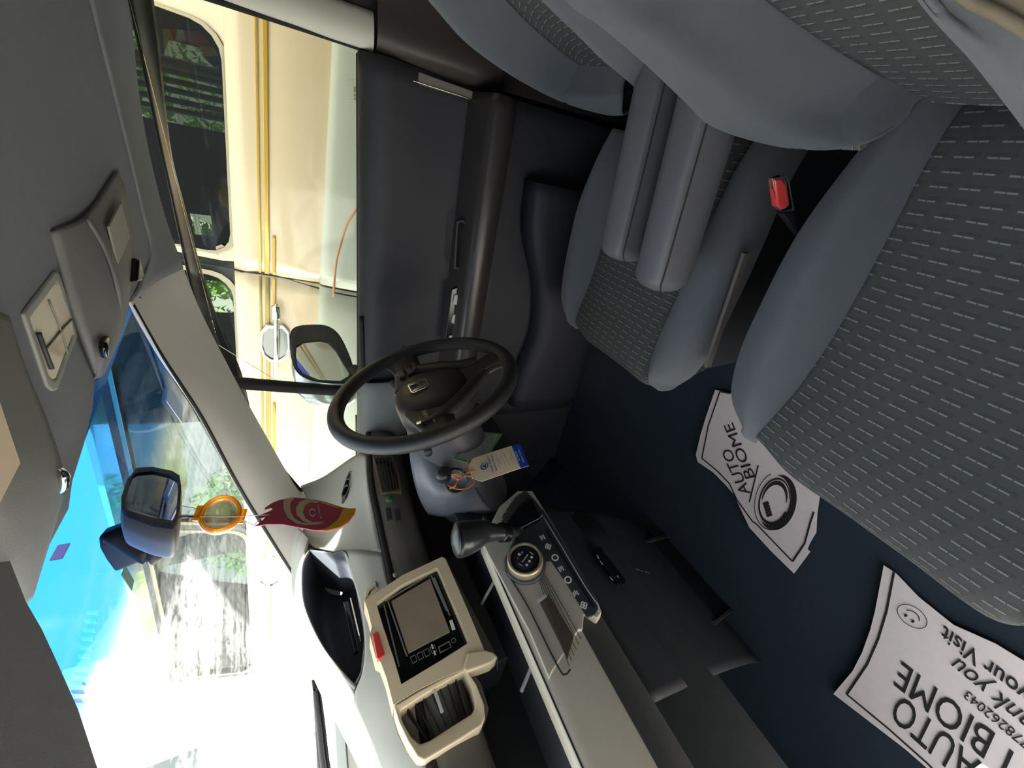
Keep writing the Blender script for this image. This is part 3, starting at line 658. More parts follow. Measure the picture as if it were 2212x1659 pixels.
def spoke(name, pts, hw, m=leather):
    rows = []
    for (x, y, z), w_ in zip(pts, hw):
        i = pts.index((x, y, z)); a = pts[max(0, i - 1)]; b = pts[min(len(pts) - 1, i + 1)]
        d = V((b[0] - a[0], b[1] - a[1])).normalized(); s = V((-d.y, d.x))
        rows.append([W(x + s.x * w_, y + s.y * w_, z - .006), W(x + s.x * w_ * .9, y + s.y * w_ * .9, z + .003), W(x + s.x * w_ * .4, y + s.y * w_ * .4, z + .007), W(x - s.x * w_ * .4, y - s.y * w_ * .4, z + .007), W(x - s.x * w_ * .9, y - s.y * w_ * .9, z + .003), W(x - s.x * w_, y - s.y * w_, z - .006), W(x, y, z - .012)])
    return fix(surf(name, rows, m, sw, k=4, closed_v=True))
s_r = spoke('spoke', [(.04, .02, -.016), (.09, .012, -.016), (.13, .012, -.012), (.172, .018, 0)], [.036, .034, .030, .040])
s_l = spoke('spoke', [(-.04, .02, -.016), (-.09, .012, -.016), (-.13, .012, -.012), (-.172, .018, 0)], [.036, .034, .030, .040])
s_d = spoke('spoke', [(0, -.07, -.014), (0, -.10, -.012), (0, -.135, -.006), (0, -.166, 0)], [.040, .032, .030, .040], mat('satin dark trim', (54, 50, 47), .3))
s_e = spoke('spoke_trim', [(-.112, .038, -.010), (-.100, .0, -.010), (-.078, -.045, -.010), (-.045, -.090, -.009), (-.030, -.120, -.006)], [.006, .013, .015, .014, .010], mat('satin dark trim', (54, 50, 47), .3))
spoke('spoke_trim', [(.112, .038, -.010), (.100, .0, -.010), (.078, -.045, -.010), (.045, -.090, -.009), (.030, -.120, -.006)], [.006, .013, .015, .014, .010], mat('satin dark trim', (54, 50, 47), .3))
keym = mat('key plastic', (60, 59, 58), .3)
for (x, y, a, b) in [(.092, .030, .015, .007), (.092, .010, .015, .007), (.116, .030, .007, .007), (.116, .010, .007, .007), (.104, -.004, .018, .004)]:
    prism('thumb_key', [W(x - a, y - b, -.006), W(x + a, y - b, -.006), W(x + a, y + b, -.006), W(x - a, y + b, -.006)], WN * .004, keym, s_r, .001)
for (x, y, a, b) in [(-.092, .024, .018, .005), (-.116, .014, .008, .003), (-.10, .006, .010, .003)]:
    prism('thumb_key', [W(x - a, y - b, -.008), W(x + a, y - b, -.008), W(x + a, y + b, -.008), W(x - a, y + b, -.008)], WN * .003, gloss, s_l, .001)
strip('key_tab', W(-.110, .036, -.003), W(-.108, .044, -.003), .006, WN, chrome, s_l)
# emblem: H in a rounded frame
ec = V((.002, .009)); 
def E_(x, y, z=.003): return W(ec.x + x, ec.y + y, z - 1.2 * (x * x + y * y))
ep = [(-.021, .017), (-.014, .0205), (.014, .0205), (.021, .017), (.0185, -.013), (.013, -.0175), (-.013, -.0175), (-.0185, -.013)]
em = thing_ = frame_face('emblem', [E_(a, b) for a, b in ep], [E_(a * .87, b * .86) for a, b in ep], WN * .002, chrome, hub, .0003)
for a_, b_, w_ in [((-.0135, .016), (-.010, -.013), .0052), ((.0135, .016), (.010, -.013), .0052), ((-.011, .0005), (.011, .0005), .0045)]:
    strip('emblem_stroke', E_(*a_), E_(*b_), w_, WN, chrome, em, .002)
tube('hub_groove', [W(-.068, -.040, -.014), W(-.04, -.084, -.013), (W(.0, -.098, -.012)), W(.04, -.084, -.013), W(.068, -.040, -.014)], .0012, vblack, hub, seg=6)
# column shroud and stalks
col = thing('steering_column', W(0, 0, -.15), 'black plastic column shroud behind the steering wheel', 'steering column')
rows = []
for z, rx, ry, dy in [(-.035, .045, .045, 0), (-.045, .062, .058, -.004), (-.10, .072, .068, -.010), (-.17, .078, .074, -.016), (-.24, .086, .080, -.018), (-.33, .09, .085, -.02)]:
    rows.append([W(rx * math.cos(t), dy + ry * math.sin(t), z) for t in [2 * math.pi * i / 12 for i in range(12)]])
fix(surf('shroud', rows, mat('column plastic', (60, 61, 65), .42, bump=.2, bscale=900), col, k=4, closed_v=True))
tube('indicator_stalk', [W(.05, .03, -.06), W(.10, .040, -.055), W(.155, .052, -.05)], lambda t: .006 + .003 * t, black, col, seg=12)
tube('wiper_stalk', [W(-.05, .03, -.06), W(-.09, .04, -.06), W(-.125, .045, -.06)], lambda t: .006 + .002 * t, black, col, seg=12)
tube('stalk_tip', [PX(856, 851, .50), PX(866, 870, .50), PX(872, 888, .50)], .004, lgrey, col, seg=10)
prism('light_stalk', [PX(*q, .46) for q in [(976, 798), (1012, 791), (1034, 792), (1030, 797), (1000, 802), (978, 803)]], (.014, 0, 0), keym, col, .003)
lathe('shroud_screw', W(-.070, -.02, -.09) , (W(-.070, -.02, -.09) - W(-.02, -.02, -.09)), [(.0, .006), (.004, .006), (.004, -.003)], gloss, col, seg=12)
# key barrel area: big rounded cowl between column and dash
rows = [[PX(*q) for q in r] for r in (
 [(870, 880, .52), (905, 870, .50), (950, 890, .49), (1000, 930, .50)],
 [(883, 950, .56), (915, 950, .535), (960, 965, .53), (1010, 985, .55)],
 [(890, 1010, .59), (925, 1015, .56), (975, 1020, .56), (1020, 1030, .58)],
 [(905, 1070, .64), (945, 1075, .60), (990, 1075, .60), (1040, 1075, .62)],
 [(925, 1110, .70), (965, 1115, .68), (1010, 1105, .66), (1060, 1100, .66)])]
surf('key_cowl', rows, mat('cowl plastic', (98, 100, 108), .32, bump=.15, bscale=900), col, k=6, thick=.004)
kd = (CAM - PX(960, 1025, .53)).normalized()
ic = PX(985, 1040, .565)
lathe('ignition_ring', ic, kd, [(.0245, -.01), (.0245, .002), (.0215, .003), (.0205, .0), (.0, -.002)], mat('ignition rim', (70, 72, 76), .4, metal=.2), col, seg=40)
kb = lathe('ignition_key', PX(958, 1026, .545), (kd + V((0, .15, .25))).normalized(), [(.012, -.02), (.0165, -.008), (.0165, .004), (.0145, .007), (.0135, .010), (.010, .0165), (.004, .0195), (0, .020)], mat('key knob rubber', (38, 39, 42), .32), col, seg=40)
kb['label'] = 'round black ignition key grip'

# ------------------------------------------------------------ key tags on orange elastic
XT = .50
def tg(x, y, d=0): return PX(x, y, XT + (y - 990) * .0002 - d)
tagA = thing('key_tag', tg(1060, 1000), 'cream card key tag with blue end hanging from the ignition key', 'key tag', 'key tags')
card = mat('cream card', (242, 224, 192), .8)
blue = mat('blue print', (24, 72, 178), .6)
tp = [(1012, 1005), (1022, 990), (1104, 963), (1123, 958), (1143, 1006), (1125, 1011), (1041, 1040), (1020, 1033)]
bd = prism('card', [tg(*q) for q in tp], (.0006, 0, 0), card, tagA, 0)
prism('blue_end', [tg(*q, .0006) for q in [(1105, 962.7), (1123, 958), (1143, 1006), (1125, 1011)]], (.0003, 0, 0), blue, tagA, 0)
bt = mat('navy print', (72, 78, 150), .7); gt = mat('lilac grey print', (140, 132, 158), .8)
def T2(s, p, q, h, m, par, nm='lettering', bold=0, shear=0):
    """lettering on the tag: p start, q end of the baseline in the tag's plane, h height vector"""
    a, b = tg(*p, .0010), tg(*q, .0010); c = tg(p[0] + h[0], p[1] + h[1], .0010)
    return text(nm, s, a, b, c, m, par, lift=.0004, bold=bold, shear=shear, depth=.0002)
T2('New Smart', (1067, 1019), (1055, 986), (-4.6, 1.2), bt, tagA, bold=.01)
T2('Service Centre', (1075, 1017), (1063, 983), (-4.4, 1.2), bt, tagA, bold=.01)
T2('No. 538, Galle Road,', (1081.5, 1011), (1071.5, 984), (-2.2, .7), gt, tagA)
T2('Colombo 3.', (1084, 1003), (1077, 989), (-2.0, .6), gt, tagA)
T2('Tel : 011 2502733', (1092.5, 1004), (1082, 983), (-2.0, .7), gt, tagA)
T2('Fax No. : 011 2595332', (1102, 1005), (1088, 977), (-2.0, .7), gt, tagA)
T2('Email :', (1105, 994), (1101, 986), (-2.0, .6), gt, tagA)
T2('newsmartservice@gmail.com', (1114, 1003), (1101, 971), (-2.0, .6), gt, tagA)
T2('To Refresh', (1124, 995), (1114, 974), (-3.8, 1.3), white, tagA, bold=.01, shear=.3)
T2('Drop in Center...', (1133, 997), (1121, 969), (-3.6, 1.2), white, tagA, bold=.01, shear=.3)
lc = tg(1046, 1007, .0010); la = tg(1046, 1000, .001) - lc; lb = tg(1038.5, 1009, .001) - lc
ring('round_logo', lc, la, lb, .22, blue, tagA, 24, taper=lambda t: .6 + .8 * abs(math.sin(t * math.pi)))
prism('logo_mark', [lc + la * .55 - lb * .5, lc - la * .55 - lb * .5, lc + lb * .65], (-.0004, 0, 0), blue, tagA, 0)
hole = lathe('tag_hole', tg(1024.5, 1015.5, .0007), (-1, 0, 0), [(.0014, 0), (.0014, .0002)], vblack, tagA, seg=12)
tagB = thing('key_tag', tg(1025, 965, -.01), 'white service checklist tag with green border behind the cream key tag', 'key tag', 'key tags')
def tb(x, y, d=0): return PX(x, y, XT + .012 - d)
q1 = [(979, 991), (992, 977), (1045, 933), (1086, 937), (1066, 967), (1052, 988), (1012, 1003), (1006, 999)]
q2 = [(987, 988), (997, 977), (1046, 937), (1078, 938.5), (1060, 967), (1047, 984), (1016, 994), (1010, 993)]
prism('card', [tb(*q) for q in q1], (.0005, 0, 0), mat('green card', (132, 186, 132), .8), tagB, 0)
prism('form_field', [tb(*q, .0005) for q in q2], (.0002, 0, 0), mat('white card', (206, 210, 200), .8), tagB, 0)
fp = mat('form print', (92, 98, 98), .8)
for s, p, q in [('Registration', (1046, 978.5), (1026, 979.5)), ('Next Service', (1047, 976), (1030, 974)), ('E.Oil', (1051, 972), (1043.5, 969.5)), ('Gear B Oil', (1055, 964.5), (1041, 963)), ('D.Oil', (1059, 958.5), (1052, 957)), ('Brake Oil', (1063, 953), (1052, 951.5)), ('O.Filter', (1066, 949), (1058, 947)), ('Air Filter', (1071, 944.5), (1058, 942.5)), ('A.C. Filter', (1069, 939.5), (1057, 938.5))]:
    a, b = tb(*p, .0010), tb(*q, .0010); text('form_line', s, a, b, tb(p[0] - 0.6, p[1] + 1.9, .001), fp, tagB, lift=-.0002, depth=.0002)
for k in range(6):
    a, b = tb(1008 + k * 8, 983 - k * 6.8, .0008), tb(1044 + k * 3.2, 977 - k * 5.4, .0008); strip('form_rule', a, b, .0003, (-1, 0, 0), mat('faint rule', (168, 172, 166), .8), tagB, .0001)
for x, y in [(1000, 976), (1003, 971), (1047, 945), (1052, 941)]:
    frame_face('check_box', [tb(x + a, y + b, .0009) for a, b in [(-3, 1.6), (3, 2.2), (3.6, -1.6), (-2.4, -2)]], [tb(x + a * .8, y + b * .7, .0009) for a, b in [(-3, 1.6), (3, 2.2), (3.6, -1.6), (-2.4, -2)]], (-.0001, 0, 0), fp, tagB, 0)
cordm = mat('orange elastic', (214, 128, 66), .7)
cord = thing('elastic_cord', tg(990, 1030), 'orange elastic cord tying both tags to the ignition key', 'cord')
for pts in ([(1012, 990, .001), (1006, 1003, 0), (1000, 1020, .004), (988, 1040, .006), (982, 1052, .004), (970, 1050, -.02)], [(1009, 995, .001), (1003, 1008, .003), (1006, 1022, .004), (990, 1036, .008), (976, 1024, .004), (980, 1030, -.01)], [(1024, 1015, .001), (1012, 1018, .004), (1000, 1028, .006), (984, 1024, .006), (975, 1030, -.01)], [(1022, 1016, .002), (1005, 1024, .005), (990, 1036, .003), (984, 1048, .002), (972, 1056, -.012)], [(982, 1028, .004), (1008, 1028, .003), (1022, 1031, .002), (1025, 1040, .001), (1015, 1052, .001), (995, 1057, .002), (975, 1053, -.004), (968, 1048, -.02)]):
    tube('strand', [tg(*p) for p in pts], .0009, cordm, cord, seg=8)

# ------------------------------------------------------------ seats
def fabric(name, base, thread, pu, pv, rot=False):
    m = bpy.data.materials.new(name); m.use_nodes = True; n = m.node_tree; b = n.nodes['Principled BSDF']; b.inputs['Roughness'].default_value = .9
    N = lambda t: n.nodes.new(t); L = n.links.new
    def mt(op, a, b_=None, c=None):
        q = N('ShaderNodeMath'); q.operation = op
        for i, x in enumerate((a, b_, c)):
            if x is None: continue
            if isinstance(x, (int, float)): q.inputs[i].default_value = x
            else: L(x, q.inputs[i])
        return q.outputs[0]
    uv = N('ShaderNodeUVMap'); s = N('ShaderNodeSeparateXYZ'); L(uv.outputs[0], s.inputs[0])
    v = mt('DIVIDE', s.outputs['Y'], pv); row = mt('FLOOR', v)
    u = mt('ADD', mt('DIVIDE', s.outputs['X'], pu), mt('MULTIPLY', row, .10))
    fu = mt('FRACT', u); fv = mt('FRACT', v)
    inu = mt('MULTIPLY', mt('LESS_THAN', fu, .62), mt('GREATER_THAN', mt('ABSOLUTE', mt('SUBTRACT', fu, .31)), .02))
    inv = mt('LESS_THAN', fv, .12); d = mt('MULTIPLY', inu, inv)
    dark = mt('MULTIPLY', mt('LESS_THAN', fu, .66), mt('GREATER_THAN', fv, .72))
    nz = N('ShaderNodeTexNoise'); nz.inputs['Scale'].default_value = 700; tc = N('ShaderNodeTexCoord'); L(tc.outputs['Object'], nz.inputs['Vector'])
    c1 = N('ShaderNodeMixRGB'); c1.inputs[1].default_value = lin(base); c1.inputs[2].default_value = lin(thread); L(d, c1.inputs[0])
    c2 = N('ShaderNodeMixRGB'); c2.blend_type = 'MULTIPLY'; c2.inputs[2].default_value = (.8, .8, .8, 1); L(c1.outputs[0], c2.inputs[1]); L(dark, c2.inputs[0])
    L(c2.outputs[0], b.inputs['Base Color'])
    h = mt('ADD', mt('MULTIPLY', d, 1.0), mt('MULTIPLY', nz.outputs['Fac'], .35)); h = mt('SUBTRACT', h, mt('MULTIPLY', dark, .7))
    bp = N('ShaderNodeBump'); bp.inputs['Strength'].default_value = .7; bp.inputs['Distance'].default_value = .0016; L(h, bp.inputs['Height']); L(bp.outputs[0], b.inputs['Normal'])
    return m
insert_m = fabric('dash woven seat cloth', (74, 76, 75), (130, 136, 134), .0262, .0135)
bolst = mat('smooth seat cloth', (92, 96, 101), .85, bump=.3, bscale=2600, sheen=.2)
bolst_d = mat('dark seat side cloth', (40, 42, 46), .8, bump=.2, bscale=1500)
pvc = mat('arm rest vinyl', (98, 98, 102), .42, bump=.25, bscale=900)
pvcd = mat('arm rest side vinyl', (92, 86, 86), .42, bump=.25, bscale=900)

def PL(x, y, X0, Z0=.37, k=.2):
    r = ray(x, y); t = (X0 - k * (CAM.z - Z0)) / (r.x + k * r.z); return CAM + r * t
# --- passenger seat
ps = thing('front_seat', (.1, -.1, .03), 'grey passenger seat in the foreground with dash-woven cloth centre', 'car seat', 'front seats')
def crow(x, zi, a, zb, yo):   # cushion section: insert from -.245 to .04, bolsters at both sides
    return x, zi, a, zb, yo
sec = [(-.16, .350, -.250, .375, -.305), (-.10, .366, -.246, .392, -.312), (.0, .362, -.238, .402, -.325), (.10, .360, -.232, .400, -.326), (.18, .364, -.232, .395, -.322), (.24, .368, -.238, .388, -.306), (.280, .360, -.246, .366, -.275)]
ins = [[(x, a - .002, zi - .008), (x, a * .8 + .008, zi + .004), (x, a * .45, zi + .006), (x, -.06, zi + .006), (x, .02, zi + .004), (x, .052, zi - .008)] for x, zi, a, zb, yo in sec]
fr = [(.302, .345), (.312, .31), (.305, .26), (.28, .20), (.26, .12)]
ins += [[(x - (.02 if j in (0, 5) else 0), yv, z - (.01 if j in (0, 5) else 0)) for j, yv in enumerate((-.252, -.19, -.11, -.04, .03, .055))] for x, z in fr]
cush = surf('seat_cushion', ins, insert_m, ps, k=6, uv=True, thick=.003)
rb = []
for x, zi, a, zb, yo in sec:
    rb.append([(x, a + .004, zi - .012), (x, a - .012, zi + .010), (x, (a + yo) / 2 + .004, zb), (x, yo + .012, zb - .012), (x, yo, zb - .045), (x, yo + .006, zb - .085), (x, yo + .03, zb - .10)])
rb.append([(.298, -.248, .335), (.300, -.252, .335), (.302, -.262, .332), (.298, -.270, .322), (.294, -.272, .31), (.288, -.268, .295), (.280, -.25, .285)])
surf('side_bolster', rb, bolst, ps, k=6, thick=.003)
lb_ = [[(x - .0, -.2 - (y + 0) , z) for x, y, z in [tuple(V(p)) for p in r]] for r in rb]
lb_ = [[(p[0], -.195 + .0 - p[1] - .2 + .2, p[2]) for p in r] for r in rb]     # mirrored about y = -.0975
surf('side_bolster', lb_, bolst, ps, k=6, thick=.003)
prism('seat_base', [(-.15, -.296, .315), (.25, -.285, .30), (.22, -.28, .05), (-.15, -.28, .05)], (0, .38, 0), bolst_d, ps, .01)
# backrest: centre and bolsters
px_r = [(1978, 226, -.14), (1960, 225, -.133), (1870, 170, -.13), (1750, 100, -.13), (1610, 0, -.13), (1480, -110, -.13)]
rs_ = [PL(x, y, X0) for x, y, X0 in px_r]
bi = []
for i, p in enumerate(rs_):
    bi.append([p + V((-.008, 0, 0)), V((p.x - .003, p.y * .7 - .03, p.z)), V((p.x - .002, p.y * .4 - .06, p.z)), V((p.x - .004, -.11, p.z)), V((p.x - .012, -.06, p.z))])
bi.append([p + V((-.06, 0, .16)) for p in bi[-1]]); bi.append([p + V((-.08, 0, .10)) for p in bi[-1]])
bi.insert(0, [p + V((-.05, 0, -.05)) for p in bi[0]])
surf('backrest', bi, insert_m, ps, k=6, uv=True, thick=.003)
px_dummy = 0
silp = [(1965, 240, -.125), (1850, 301, -.085), (1700, 303, -.07), (1540, 257, -.07), (1470, 190, -.075), (1380, 100, -.08), (1270, 0, -.085), (1150, -110, -.09)]
inn = [(1975, 228, -.135), (1958, 224, -.13), (1905, 195, -.13), (1850, 160, -.13), (1790, 125, -.13), (1720, 80, -.13), (1610, 0, -.13), (1480, -110, -.13)]
rows = []
for ii, (a, b) in enumerate(zip(silp, inn)):
    s, q = PL(*a), PL(*b); g = (.35, .55, .75, .9, 1, 1, 1, 1)[ii]
    mid = q.lerp(s, .5) + V((.030, .004, .012)) * g; m2 = q.lerp(s, .25) + V((.012, .0, .006)) * g; m3 = q.lerp(s, .82) + V((.020, -.002, .004)) * g
    rows.append([q + V((-.01, .004, -.004)), m2, mid, m3, s, s + V((-.04, -.012 * g, .004)), s + V((-.12, -.012 * g, .01)), s + V((-.17, .02, .012))])
rows.append([p + V((-.08, .0, .20)) for p in rows[-1]])
surf('back_bolster', rows, bolst, ps, k=7, thick=.003)
# far (left) bolster of the backrest
li = [(2290, 340, -.03), (2212, 225, -.03), (2130, 110, -.03), (2050, 0, -.03), (1980, -100, -.03)]
lo_ = [(2330, 190, -.03), (2262, 115, -.03), (2200, 60, -.03), (2085, -2, -.03), (2010, -100, -.03)]
rows = []
for a, b in zip(li, lo_):
    p, q = PL(*a), PL(*b)
    rows.append([p + V((-.06, -.008, 0)), p + V((-.002, -.002, 0)), p.lerp(q, .5) + V((.006, 0, .004)), q + V((0, 0, 0)), q + V((-.03, .035, -.005)), q + V((-.10, .075, -.015)), q + V((-.20, .10, -.02)), q + V((-.28, .09, -.02))])
surf('back_bolster', rows, bolst, ps, k=6, thick=.003)['label'] = 'pale bolster lit from the open door'
rows = [[PL(*a, -.015), PL(*a, -.015).lerp(PL(*b, -.02), .5) + V((.004, 0, .003)), PL(*b, -.02), PL(*b, -.02) + V((-.03, .03, .0)), PL(*b, -.02) + V((-.12, .07, -.02)), PL(*b, -.02) + V((-.22, .09, -.03))] for a, b in (((2040, -60), (2120, -90)), ((2085, -4), (2150, -50)), ((2150, 28), (2210, -20)), ((2212, 68), (2280, 20)), ((2300, 130), (2360, 80)))]
tag(surf('folded_cloth', rows, mat('brown striped cloth', (112, 102, 88), .9, vary=.35, vscale=90), k=5, thick=.003), 'brown streaked cloth in the corner beyond the pale backrest bolster', 'cloth')
# seat back shell
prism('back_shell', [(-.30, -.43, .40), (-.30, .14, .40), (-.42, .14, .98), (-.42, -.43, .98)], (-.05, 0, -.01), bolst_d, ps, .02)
# inner arm rest of the passenger seat
def arm(name, yn, yf, zt, xs, label=None, par=None, dz=0, tip=.0):
    rows = []
    for i, x in enumerate(xs):
        f = (i / (len(xs) - 1)); dr = dz * (1 - f)
        s = 1.0
        rows.append([(x, yf - .004, zt + dr - .055), (x, yf - .002, zt + dr - .014), (x, yf + .006, zt + dr - .001), (x, (yn + yf) / 2, zt + dr + .003), (x, yn - .006, zt + dr - .001), (x, yn, zt + dr - .012), (x, yn + .002, zt + dr - .050), (x, yn - .006, zt + dr - .076), (x, (yn + yf) / 2, zt + dr - .084), (x, yf + .004, zt + dr - .076)])
    c = V((xs[-1] + .0, (yn + yf) / 2, zt - .038))
    for g, sc in ((.018, .93), (.028, .72), (.033, .35), (.034, .02)):
        rows.append([V((xs[-1] + g, c.y + (V(p).y - c.y) * sc, c.z + (V(p).z - c.z) * sc)) for p in rows[len(xs) - 1]])
    o = fix(surf(name, rows, pvc, par, k=5, closed_v=True))
    if label: o['label'] = label
    st = [(x + .0, yn + .0012, zt + dz * (1 - i / (len(xs) - 1)) - .012) for i, x in enumerate(xs)] + [(xs[-1] + .02, yn - .001, zt - .016), (xs[-1] + .032, yn - .006, zt - .028)]
    tube('seam', st, .0010, bolst_d, o, seg=6)
    return o
arm('armrest', -.412, -.464, .500, [-.26, -.17, -.09, .0, .088], None, ps, dz=.050)
# buckle of the passenger belt
bk = thing('seat_belt_buckle', PY(1692, 420, -.33), 'black belt buckle with red release button between the two front seats', 'seat belt buckle')
bo = [PY(*q, -.33) for q in [(1669, 385), (1688, 378), (1710, 450), (1714, 457), (1690, 462), (1680, 455)]]
cb_ = sum(bo, V()) / 6
rb_ = prism('housing', bo, (0, -.005, 0), gloss, bk, .002)
frame_face('chrome_edge', [PY(*q, -.328) for q in [(1669, 385), (1700, 380), (1706, 395), (1717, 455), (1690, 459), (1678, 450)]], [PY(*q, -.328) for q in [(1672, 387), (1697, 384), (1703, 396), (1713, 452), (1692, 456), (1681, 448)]], (0, -.004, 0), chrome, bk, .0004)
prism('release_button', [PY(*q, -.326) for q in [(1673, 386), (1690, 384), (1702, 398), (1708, 440), (1700, 452), (1688, 454), (1680, 446)]], (0, -.010, 0), red, bk, .004)
prism('stalk', [PY(*q, -.335) for q in [(1690, 460), (1714, 457), (1770, 520), (1750, 540)]], (0, -.01, 0), vblack, bk, .002)
fm_ = mat('pale metal', (170, 165, 150), .4, metal=.7)
bl_ = prism('seat_bracket', [PY(*q, -.29) for q in [(1841, 306), (1862, 282), (1884, 278), (1886, 296), (1872, 318), (1858, 326), (1856, 312), (1842, 326)]], (0, -.012, 0), fm_, ps, .001)
bl_['label'] = 'pale metal bracket at the backrest pivot'
# --- driver's seat: same seat, moved over and a little forward
ds = thing('front_seat', (.14, -.65, .03), 'grey driver seat behind the steering wheel', 'car seat', 'front seats')
DX, DY, DZ = .045, -.545, -.035
def sh(r): return [(p[0] + DX, p[1] + DY, p[2] + DZ) for p in r]
surf('seat_cushion', [sh(r) for r in ins], insert_m, ds, k=6, uv=True, thick=.003)
surf('side_bolster', [sh(r) for r in rb], bolst, ds, k=6, thick=.003)
surf('side_bolster', [sh(r) for r in lb_], bolst, ds, k=6, thick=.003)
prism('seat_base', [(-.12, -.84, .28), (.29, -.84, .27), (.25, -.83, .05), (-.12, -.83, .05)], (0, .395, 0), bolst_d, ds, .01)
strip('height_lever', PY(1608, 545, -.40), PY(1525, 790, -.40), .012, (0, 1, 0), mat('lever grey', (104, 96, 92), .45), ds, .006)
X0 = -.13
far_s = [(1345, 212), (1290, 217), (1200, 200), (1100, 150), (1000, 80), (930, 0), (850, -100)]
seam1 = [(1395, 205), (1370, 200), (1300, 165), (1240, 130), (1165, 70), (1095, 0), (1010, -100)]
seam2 = [(1400, 203), (1385, 190), (1345, 155), (1300, 118), (1242, 60), (1180, 0), (1090, -100)]
nin = [(1400, 196), (1395, 178), (1360, 140), (1318, 100), (1270, 45), (1225, 0), (1140, -100)]
rows = []
for a, b in zip(far_s, seam1):
    s, q = PL(*a, X0 + .02), PL(*b, X0 - .03)
    rows.append([s + V((-.12, -.01, .0)), s + V((-.03, -.008, 0)), s, q.lerp(s, .55) + V((.028, 0, .01)), q.lerp(s, .2) + V((.006, 0, 0)), q + V((-.012, .004, 0))])
surf('back_bolster', rows, bolst, ds, k=7, thick=.003)
rows = [[PL(*a, X0 - .03), PL(*a, X0 - .03).lerp(PL(*b, X0 - .03), .6), PL(*b, X0 - .03) + V((0, .03, 0)), PL(*b, X0 - .03) + V((-.004, .10, 0))] for a, b in zip(seam1, seam2)]
surf('backrest', rows, insert_m, ds, k=6, uv=True, thick=.003)
rows = []
for a, b in zip(seam2, nin):
    s, q = PL(*a, X0 + .02), PL(*b, X0 + .02)
    rows.append([s + V((-.07, -.012, -.0)), s + V((-.004, 0, 0)), s.lerp(q, .5) + V((.006, 0, .002)), q, q + V((-.012, .010, 0)), q + V((-.05, .020, 0)), q + V((-.14, .022, 0)), q + V((-.22, .01, 0))])
surf('back_bolster', rows, bolst, ds, k=6, thick=.003)
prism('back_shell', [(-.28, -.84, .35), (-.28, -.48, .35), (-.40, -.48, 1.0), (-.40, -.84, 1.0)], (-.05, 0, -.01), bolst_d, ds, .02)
arm('armrest', -.498, -.550, .512, [-.26, -.18, -.1, -.02, .066], None, ds, dz=.035)

# ------------------------------------------------------------ paper floor mats
paper = mat('grey-pink paper', (236, 224, 222), .85, vary=.06, vscale=60, bump=.15, bscale=60)
ink = mat('black ink', (36, 34, 36), .8)
FZ = .012
def G(x, y, d=0): return PZ(x, y, FZ + d)
def paper_mat(nm, label, outline, seed):
    t = thing('paper_floor_mat', G(*outline[0]), label, 'paper mat', 'printed paper mats on the floor')
    o = prism('sheet', [G(*q) for q in outline], (0, 0, -.0012), paper, t, 0)
    return t
pm1 = paper_mat('a', 'paper floor mat with a round swirl logo, partly hidden by the seat cushion', [(1545, 842), (1582, 850), (1650, 900), (1780, 1010), (1765, 1110), (1763, 1150), (1750, 1172), (1744, 1186), (1750, 1192), (1715, 1239), (1665, 1190), (1619, 1140), (1600, 1100), (1585, 1068), (1566, 1046), (1540, 1020), (1507, 998), (1503, 982), (1513, 940), (1525, 900)], 1)
def pl_(par, pts, w_=.0035):
    for a, b in zip(pts, pts[1:]): strip('border_line', G(*a, .0012), G(*b, .0012), w_, (0, 0, 1), ink, par, .0004)
pl_(pm1, [(1578, 850), (1555, 846), (1530, 920), (1516, 990), (1550, 1018), (1576, 1045), (1592, 1080), (1626, 1127), (1634, 1132), (1712, 1213), (1738, 1174), (1750, 1130), (1758, 1106)])
text('lettering', 'AUTO', G(1623, 1066, .001), G(1579, 968, .001), G(1600, 1071, .001), ink, pm1, bold=.0)
text('lettering', 'BIOME', G(1633, 1030, .001), G(1583, 912, .001), G(1611, 1035, .001), ink, pm1, bold=.0)
strip('divider_line', G(1638, 1005, .0012), G(1619, 1085, .0012), .003, (0, 0, 1), ink, pm1, .0004)
c = G(1672, 1083, .001); a_ = G(1702, 1098, .001) - c; b_ = (G(1688, 1036, .001) - c)
ring('swirl_logo', c, a_ * 1.0, b_ * 1.0, .13, ink, pm1, 40, .4, 6.1, taper=lambda t: .3 + .9 * t)
ring('swirl_logo', c + a_ * .05, a_ * 1.2, b_ * 1.15, .34, ink, pm1, 40, -2.0, 1.9, taper=lambda t: math.sin(math.pi * t))
ring('swirl_logo', c, a_ * .82, b_ * .82, .22, ink, pm1, 40, .2, 3.4, taper=lambda t: math.sin(math.pi * t) ** .5)
ring('swirl_logo', c, a_ * 1.32, b_ * 1.28, .03, ink, pm1, 40, 2.2, 5.6)
for k in range(5):
    s = c - a_ * (.15 + .12 * k) - b_ * (.75 - .1 * k); strip('brush_stroke', s, s + a_ * .3 + b_ * .2, .006, (0, 0, 1), ink, pm1, .0004)
pm2 = paper_mat('b', 'paper floor mat with a smiley and thanking words, nearest the camera', [(1909, 1221), (1935, 1238), (1985, 1290), (2060, 1350), (2150, 1390), (2330, 1500), (2330, 1800), (2130, 1770), (1955, 1618), (1800, 1499), (1842, 1449), (1862, 1410), (1880, 1360), (1890, 1320)], 2)
pl_(pm2, [(1931, 1236), (1915, 1320), (1897, 1380), (1873, 1435), (1829, 1500), (1920, 1575), (2004, 1650), (2090, 1735)])
text('lettering', 'AUTO', G(2122, 1646, .001), G(1946, 1498, .001), G(2090, 1702, .001), ink, pm2, bold=0)
text('lettering', 'BIOME', G(2151, 1583, .001), G(1949, 1427, .001), G(2125, 1640, .001), ink, pm2, bold=0)
text('lettering', '0778262043', G(2245, 1618, .001), G(2089, 1489, .001), G(2236, 1637, .001), ink, pm2, shear=.2)
